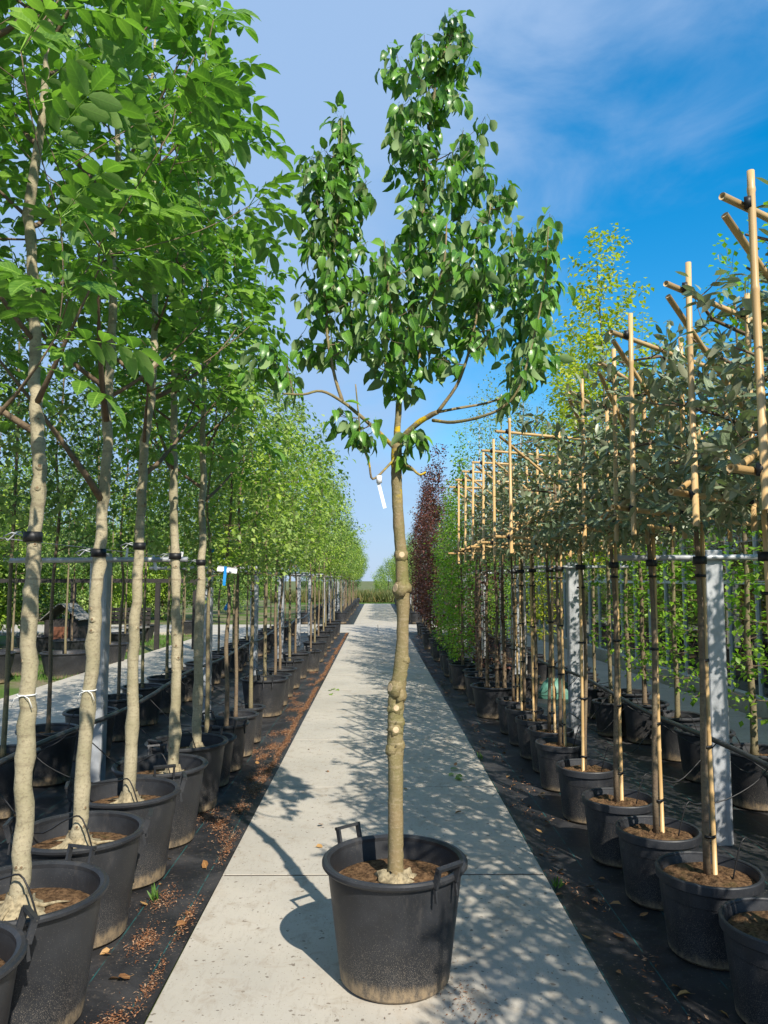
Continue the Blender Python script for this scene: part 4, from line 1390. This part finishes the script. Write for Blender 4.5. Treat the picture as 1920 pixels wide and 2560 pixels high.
# ------------------------------------------------------------------ steel T-posts, wires, irrigation pipes
def tpost(x, y, label, group, hgt=2.05):
    o = empty('steel_post', (x, y, CLOTH_Z), label, 'post', group)
    mb = MB()
    w, b = .068, .012
    ring = [(-w + b, -w), (w - b, -w), (w, -w + b), (w, w - b), (w - b, w), (-w + b, w), (-w, w - b), (-w, -w + b)]
    for z in (0.0, hgt - .006, hgt):
        s = 1 if z < hgt else .92
        for rx, ry in ring:
            mb.v.append(Vector((rx * s, ry * s, z)))
    for i in range(2):
        for k in range(8):
            mb.f.append((i * 8 + k, i * 8 + (k + 1) % 8, i * 8 + 8 + (k + 1) % 8, i * 8 + 8 + k))
    mb.f.append(tuple(range(16, 24)))
    mb.build('upright', 'steel', o, smooth=False)
    MB().tube([(-.74, -w - .021, hgt - .06), (.72, -w - .021, hgt - .05)], .020, 12).build('crossbar', 'steel', o)
    MB().box((0, -w - .024, hgt - .055), (.05, .05, .012)).build('clamp', 'steel', o, smooth=False)
for k in range(6):
    tpost(-2.28, 6.2 + 3.9 * k, 'galvanised T-post between the walnut row and side path' if k == 0 else f'galvanised T-post in the orchard rows, {ORD[5-k]} counted back from the cross path', None if k == 0 else 'T-posts among the orchard rows')
for k in range(6):
    tpost(2.37, 5.5 + 3.9 * k, 'galvanised T-post between oleasters and the first hornbeams' if k == 0 else f'galvanised T-post on the greenhouse side, {ORD[5-k]} counted back from the cross path', None if k == 0 else 'T-posts on the greenhouse side')
tpost(-2.28, 2.2, 'galvanised T-post beside the first walnuts', None)
tpost(2.37, 1.6, 'galvanised T-post beside the first oleasters', None)
for k in range(7):
    for sx in (-1, 1):
        tpost(sx * 2.3, 33.0 + 3.9 * k, 'far galvanised T-post beyond the cross path', 'T-posts beyond the cross path')
for x, lab in ((-1.70, 'thin support wire strung along the walnut row'), (-2.92, 'thin support wire strung along the side path row'), (1.72, 'thin support wire strung along the oleaster row'), (3.02, 'thin support wire strung along the hornbeam row')):
    tag(MB().tube([(x, -2, 2.0), (x, 8, 2.01), (x, 18, 2.0), (x, 26.5, 2.0)], .0022, 5).build('support_wire', 'steel'), lab, 'wire', None)

def pipe(x, z, lab, drips):
    rr_ = random.Random(3)
    ys = np.linspace(-2, 26.5, 70)
    o = MB().tube([(x + .02 * math.sin(q * 1.1), q, z + .025 * math.sin(q * 1.6)) for q in ys], .019, 10).build('irrigation_pipe', 'pipe')
    tag(o, lab, 'pipe')
    for (tx, ty, tz) in drips:
        y0 = ty + rr_.uniform(.1, .35)
        zz = z + .025 * math.sin(y0 * 1.6)
        mx, my = (x + tx) / 2, (y0 + ty) / 2
        pts = smooth_path([(x, y0, zz), (x + (tx - x) * .18, y0 - .02, zz - .10), (x + (tx - x) * .5, my, zz - .22 + rr_.uniform(-.05, .05)), (tx - (tx - x) * .22, ty + .03, tz + .16), (tx - (tx - x) * .10, ty, tz + .17), (tx, ty - .01, tz - .02)], 4)
        MB().tube(pts, .0042, 5).build('drip_tube', 'rubber', o)
pipe(-2.22, .74, 'long black irrigation pipe slung between the walnut and side path rows', [(x + .12, y - .1, .43) for x, y, *_ in WAL] + [(x - .05, y, h - .08) for x, y, r, h in ROW1[:9]] + [(-2.95, q, .42) for q in (5.3, 6.3, 7.3, 8.3, 9.2, 10.2)])
pipe(2.30, .70, 'long black irrigation pipe slung along the oleaster and hornbeam rows', [(x + .1, y - .03, .36) for x, y, *_ in OLE[5:]] + [(2.95, q, .38) for q in (4.7, 5.5, 6.3, 7.2, 8.0, 8.8, 9.6)])

# ------------------------------------------------------------------ greenhouse
gh = empty('greenhouse', (5.2, 0, -.1), 'long greenhouse wall of tall glass panes with pale glazing bars', 'greenhouse')
GY0, GY1, GP = 3.0, 47.0, 0.83
ng = int((GY1 - GY0) / GP)
MB().box((.03, (GY0 + GY1) / 2, .16), (.14, GY1 - GY0, .32)).build('plinth', 'concrete', gh, smooth=False)
pane = MB().box((0, 0, 0), (.005, GP - .045, 1.52)).mesh('pane', 'glass', smooth=False)
bar = MB().box((0, 0, 0), (.05, .028, 3.2)).mesh('glazing_bar', 'frame_white', smooth=False)
for k in range(ng + 1):
    yy = GY0 + k * GP
    link('glazing_bar', bar, gh, (-.012, yy, 1.92))
    if k < ng:
        for zz in (1.10, 2.68):
            link('pane', pane, gh, (0.0, yy + GP / 2, zz), (0, R(rnd.uniform(-.25, .25)), R(rnd.uniform(-.3, .3))))
for zz, hh in ((.335, .03), (1.89, .05), (3.50, .14)):
    MB().box((.0, (GY0 + GY1) / 2, zz), (.044, GY1 - GY0, hh)).build('rail', 'frame_white', gh, smooth=False)
MB().box((3.2, (GY0 + GY1) / 2, .10), (6.2, GY1 - GY0, .03)).build('floor', 'house_floor', gh, smooth=False)
MB().box((6.3, (GY0 + GY1) / 2, 1.8), (.1, GY1 - GY0, 3.5)).build('back_wall', 'glasshouse_dark', gh, smooth=False)
MB().box((3.2, (GY0 + GY1) / 2, 3.62), (6.5, GY1 - GY0, .06)).build('roof', 'glasshouse_dark', gh, smooth=False)
for yy in (GY0, GY1):
    MB().box((3.2, yy, 1.85), (6.1, .05, 3.4)).build('end_wall', 'glasshouse_dark', gh, smooth=False)

# ------------------------------------------------------------------ beyond the side path
BIGP = [(-6.25, 15.4, .47, .50), (-7.35, 14.6, .45, .56), (-7.5, 15.8, .45, .5), (-6.1, 17.5, .40, .5), (-7.4, 18.6, .45, .5), (-6.9, 21.0, .45, .5), (-7.6, 24.6, .48, .5), (-6.8, 27.0, .48, .5), (-7.3, 12.8, .45, .5), (-8.8, 19.8, .48, .5), (-9.4, 17.4, .48, .5)]
for i, (x, y, r, h) in enumerate(BIGP):
    s = pot((x, y, -.10), r, h, 'plain', 'very wide dark tub on the grass beyond the side path', 'wide tubs beyond the side path', 0, 36, name='plant_tub')
    place_tree(ORCH[(3, 1, 0, 3, 2, 3, 1, 0, 3, 1, 3)[i]], 'tub_tree', (x, y, -.10 + s - .02), 'tree growing in a wide tub beyond the side path', group='trees in wide tubs', rz=rnd.uniform(0, 6.28), sc=rnd.uniform(1.05, 1.35))
BELT = [proto_tree(51, 1.0, 4.8, 1.5, 'deep_green_leaf', .12, 130, .055, 'brown_bark', T_LO, .06, 'oval', rise=.3, per=7, spread=.16),
        proto_tree(52, .8, 4.4, 1.5, 'lime_leaf', .12, 130, .055, 'brown_bark', T_LO, .06, 'oval', rise=.3, per=7, spread=.16),
        proto_tree(53, .3, 4.0, 1.4, 'orchard_leaf', .12, 130, .055, 'brown_bark', T_LO, .05, 'oval', rise=.3, per=7, spread=.16)]
for i in range(34):
    y = 27 + (i % 4) * 5.0 + rnd.uniform(-1, 1) if i > 7 else 22 + rnd.uniform(-1, 2)
    y = y + 6 if 26 < y < 33.5 else y
    x = -y * (.26 + .30 * ((i * .618) % 1))
    if i <= 7:
        x = -10.5 - i * .55
    place_tree(BELT[i % 3], 'broadleaf_tree', (x, y, -.11), 'bushy background tree behind the tubs', group='background trees behind the tubs', rz=rnd.uniform(0, 6.28), sc=rnd.uniform(.85, 1.15))
for i in range(9):
    place_tree(BELT[i % 3], 'broadleaf_tree', (9.5 + rnd.uniform(-1, 3), 34 + i * 4, -.11) if i > 4 else (-8.5 + rnd.uniform(-1, 1), 34 + i * 5, -.11), 'bushy tree beside the rows beyond the cross path', group='bushy trees beyond the cross path', rz=rnd.uniform(0, 6.28), sc=rnd.uniform(.8, 1.1))
# far end of the path
for i in range(40):
    x = -46 + i * 2.4 + rnd.uniform(-.8, .8)
    y = 84 + rnd.uniform(0, 26)
    place_tree(BELT[i % 3], 'broadleaf_tree', (x, y, -.11), 'distant tree closing the view at the end of the path', group='distant trees', rz=rnd.uniform(0, 6.28), sc=rnd.uniform(.75, 1.15))
rg = np.random.default_rng(88)
def stuff_blades(name, label, cat, n, xr, yr, h, mat, z0=-.11, w=.05, clump=None):
    P = np.stack([rg.uniform(*xr, n), rg.uniform(*yr, n), np.full(n, z0)], -1)
    if clump is not None:
        keep = clump(P)
        P = P[keep]
    n = len(P)
    D = np.stack([rg.normal(0, .3, n), rg.normal(0, .3, n), np.ones(n)], -1)
    H = rg.normal(0, 1, (n, 3)); H[:, 2] *= .2
    S = rg.uniform(.5, 1.25, n) * h
    V, F, tn = join_leaves(ovate([(.4, .5)], w, .1, .1), P, D, H, S, rg)
    return tag(link(name, np_mesh(name, V, F, mat, tn)), label, cat, kind='stuff')
stuff_blades('grass', 'mown grass strip where the path ends', 'grass', 9000, (-8, 8), (60.1, 64.5), .12, 'grass', w=.14)
stuff_blades('meadow_growth', 'tall reddish green meadow growth beyond the path end', 'meadow', 12000, (-9, 9), (64.5, 69), 1.05, 'meadow', w=.10)
stuff_blades('grass', 'rough grass along the edge of the side path', 'grass', 26000, (-9.5, -5.88), (8, 26.5), .13, 'grass', w=.09,
             clump=lambda P: (np.sin(P[:, 0] * 2.1 + P[:, 1] * .9) + np.sin(P[:, 1] * 1.7) + rg.normal(0, .5, len(P))) > -.1)
# dark timber frame, hutch and bench between the tubs
fr = empty('timber_frame', (-7.6, 20.5, -.11), 'black timber frame with a high horizontal beam behind the tubs', 'frame')
MB().box((0, 0, 1.92), (5.6, .10, .11)).build('beam', 'dark_wood', fr, smooth=False)
for x in (-2.7, -.55, 1.7, 2.7):
    MB().box((x, 0, .93), (.12, .10, 1.86)).build('post', 'dark_wood', fr, smooth=False)
hu = empty('hutch', (-8.1, 20.0, -.11), 'small dark timber hutch with a pale sloping board roof', 'hutch')
MB().box((0, 0, .55), (.85, .7, .75)).build('body', 'dark_wood', hu, smooth=False)
for s in (-1, 1):
    for k in range(4):
        MB().box((s * (.10 + k * .115), 0, 1.28 - k * .105), (.15, .95, .018), Matrix.Rotation(R(s * 40), 3, 'Y')).build('board', 'grey_board', hu, smooth=False)
for x in (-.35, .35):
    for yy in (-.28, .28):
        MB().box((x, yy, .09), (.07, .07, .18)).build('leg', 'dark_wood', hu, smooth=False)
MB().box((0, -.36, .5), (.35, .02, .5)).build('door', 'rust', hu, smooth=False)
be = empty('bench', (-7.7, 23.2, -.11), 'dark slatted bench behind the tubs', 'bench')
for k in range(4):
    MB().box((0, -.22 + k * .13, .52), (1.5, .11, .03)).build('seat_slat', 'grey_board', be, smooth=False)
for k in range(4):
    MB().box((0, .27, .66 + k * .13), (1.5, .03, .10)).build('back_slat', 'dark_wood', be, smooth=False)
for x in (-.68, .68):
    MB().box((x, .30, .55), (.06, .03, 1.1)).build('back_post', 'dark_wood', be, smooth=False)
    MB().box((x, -.2, .25), (.06, .06, .5)).build('leg', 'dark_wood', be, smooth=False)
    MB().box((x, .24, .25), (.06, .06, .5)).build('leg', 'dark_wood', be, smooth=False)

# ------------------------------------------------------------------ tags and ribbons
def card(name, px, py, Y, w, h, mat, rot, label, cat):
    mb = MB()
    nseg = 5
    for k in range(nseg + 1):
        z = h / 2 - h * k / nseg
        yb = .006 * math.sin(k * 1.1)
        for sx in (-1, 1):
            for sy in (-1, 1):
                mb.v.append(Vector((sx * w / 2, yb + sy * .0008, z)))
    for k in range(nseg):
        a = k * 4
        for q in ((0, 2, 6, 4), (1, 5, 7, 3), (0, 4, 5, 1), (2, 3, 7, 6)):
            mb.f.append(tuple(a + i for i in q))
    mb.f += [(0, 1, 3, 2), (nseg * 4, nseg * 4 + 2, nseg * 4 + 3, nseg * 4 + 1)]
    o = mb.build(name, mat, smooth=False)
    o.location = at(px, py, Y)
    o.rotation_euler = rot
    tag(o, label, cat)
card('plant_label', 568, 1424, 6.85, .175, .05, 'white_tag', (R(8), R(8), R(10)), 'white paper label tied across an orchard stem beside a blue ribbon', 'label')
card('ribbon', 562, 1440, 6.80, .026, .17, 'blue_ribbon', (0, R(3), 0), 'bright blue ribbon hanging over the white label', 'ribbon')
card('ribbon', 568, 1514, 8.4, .035, .11, 'blue_ribbon', (0, R(28), 0), 'short slanting blue ribbon low on an orchard stem', 'ribbon')
card('ribbon', 531, 1383, 8.1, .028, .09, 'blue_ribbon', (0, R(8), 0), 'small blue ribbon above the crossbar in the orchard row', 'ribbon')
card('plant_tag', 387, 1407, 6.12, .024, .12, 'white_tag', (0, R(-15), 0), 'narrow white tag on the crossbar near the fourth walnut stem', 'tag')
card('plant_tag', 450, 1396, 6.12, .024, .11, 'white_tag', (0, R(20), 0), 'narrow white tag at the crossbar end beside a walnut stem', 'tag')
card('plant_tag', 317, 1384, 6.6, .02, .10, 'white_tag', (0, R(2), 0), 'narrow white tag hanging between two walnut stems', 'tag')

# ------------------------------------------------------------------ litter
def chips(name, label, P, smin, smax):
    n = len(P)
    D = rg.normal(0, 1, (n, 3)); D[:, 2] *= .18
    H = np.tile(up, (n, 1)) + rg.normal(0, .45, (n, 3))
    S = rg.uniform(smin, smax, n)
    V, F, tn = join_leaves(ovate([(.5, .5)], .34, .35, -.15), P, D, H, S, rg)
    return tag(link(name, np_mesh(name, V, F, 'bark_chip', tn, smooth=False)), label, 'litter', kind='stuff')
P = []
rc = random.Random(9)
def clump_at(cx, cy_, sx, sy, n, z=.006):
    for _ in range(n):
        P.append((cx + rc.gauss(0, sx), cy_ + rc.gauss(0, sy), CLOTH_Z + z + rc.random() * .012))
yy = 2.3
while yy < 26.5:                                   # drift along the edge of the path
    if rc.random() < (.5 if yy < 7 else .8):
        clump_at(-1.060 - abs(rc.gauss(0, .018)), yy, .018, .14, int(420 * min(1.5, .6 + yy / 14)))
    yy += .22
for _ in range(26):
    clump_at(rc.uniform(-1.36, -1.10), rc.uniform(4.2, 24), .045, .10, 420)
for cx, cy_ in ((-1.22, 4.05), (-1.14, 3.3), (-1.22, 5.9), (-1.13, 6.3), (-1.2, 7.2), (-1.22, 8.1), (-1.18, 8.6), (-1.15, 9.4)):
    clump_at(cx, cy_, .034, .085, 600)
P = [p for p in P if -1.5 < p[0] < -1.012]
chips('bark_litter', 'rust-brown bark litter drifted along the walnut side of the path', np.array(P), .006, .019)
P = []
for _ in range(150):
    clump_at(rc.uniform(1.03, 1.38), rc.uniform(2.0, 26), .03, .06, 14)
P = [p for p in P if 1.012 < p[0] < 1.6]
chips('bark_litter', 'sparse brown litter on the shaded cloth beside the oleasters', np.array(P), .010, .032)
P = []
for _ in range(420):
    P.append((rc.uniform(-.98, .98), 2 + 14 * rc.random() ** 1.5, .006))
for _ in range(200):
    P.append((.35 + rc.gauss(0, .06), 3.45 + rc.gauss(0, .12), .006))
chips('crumbs', 'scattered soil crumbs on the concrete path', np.array(P), .006, .018)
dl = [np_mesh('dry_leaf_blade', *ovate(ROWS2, w, f, a, .3), 'dry_leaf') for w, f, a in ((.6, .4, .35), (.7, .2, -.3), (.55, .6, .2))]
gl_ = [np_mesh('green_leaf_blade', *ovate(ROWS2, .65, .3, .2, .3), 'orchard_leaf')]
def fallen(n, xr, yr, label, group, me, z, s=(.04, .07)):
    for _ in range(n):
        u = rc.random() ** 1.4
        o = link('fallen_leaf', rc.choice(me))
        o.matrix_local = leaf_matrix((rc.uniform(*xr), yr[0] + (yr[1] - yr[0]) * u, z + .012), (rc.gauss(0, 1), rc.gauss(0, 1), rc.gauss(0, .08)), (rc.gauss(0, .3), rc.gauss(0, .3), 1), rc.uniform(*s))
        tag(o, label, 'leaf', group)
fallen(46, (1.06, 1.42), (2.2, 9), 'curled dry leaf on the black cloth beside the oleaster pots', 'dry leaves by the oleasters', dl, CLOTH_Z)
fallen(24, (-1.45, -1.04), (2.2, 9), 'curled dry leaf on the black cloth beside the walnut pots', 'dry leaves by the walnuts', dl, CLOTH_Z)
fallen(9, (-.9, .95), (2.8, 9), 'dry leaf lying on the concrete path', 'dry leaves on the path', dl, 0.0)
fallen(5, (.62, .75), (7.0, 7.5), 'fresh green leaf from a fallen sprig on the concrete path', 'fallen sprig leaves', gl_, 0.0, (.06, .1))
fallen(4, (-.98, -.6), (12.2, 13.2), 'fresh green leaf dropped at the path edge near the orchard row', 'green leaves at the path edge', gl_, 0.0, (.08, .14))
# broken twig beside the walnut pots
tw_ = MB()
b0 = Vector((-1.28, 3.02, .012))
tw_.tube(smooth_path([b0 + Vector(p) for p in ((-.06, .02, 0), (0, .03, .012), (.07, .015, .012), (.13, -.03, 0))], 3), [.004] * 9 + [.002], 6)
tw_.tube([b0 + Vector((.05, .02, .012)), b0 + Vector((-.02, -.02, .02)), b0 + Vector((-.04, -.05, .004))], [.003, .0022, .0012], 5)
tw_.tube([b0 + Vector((.0, -.01, .015)), b0 + Vector((.02, -.05, .012)), b0 + Vector((.05, -.08, .004))], [.0025, .002, .0012], 5)
tag(tw_.build('twig', 'rust'), 'broken reddish twig on the cloth beside a walnut pot', 'twig')
# weeds
def weed(x, y, z, n, s, label):
    P_ = np.array([(x + rg.normal(0, .012), y + rg.normal(0, .012), z) for _ in range(n)])
    D_ = np.stack([rg.normal(0, .5, n), rg.normal(0, .5, n), np.ones(n)], -1)
    H_ = rg.normal(0, 1, (n, 3))
    V, F, tn = join_leaves(ovate(ROWS2, .16, .3, .3), P_, D_, H_, rg.uniform(.6, 1.2, n) * s, rg)
    tag(link('weed', np_mesh('weed', V, F, 'grass', tn)), label, 'plant')
weed(-1.31, 4.55, CLOTH_Z, 9, .10, 'small grass tuft at the foot of a walnut pot')
weed(1.03, 4.72, CLOTH_Z, 14, .07, 'small weed growing at the path edge by the oleasters')
weed(1.03, 8.0, CLOTH_Z, 14, .07, 'small weed farther along the path edge by the oleasters')
weed(-1.38, 4.8, .44, 6, .06, 'tiny seedling in a walnut pot')
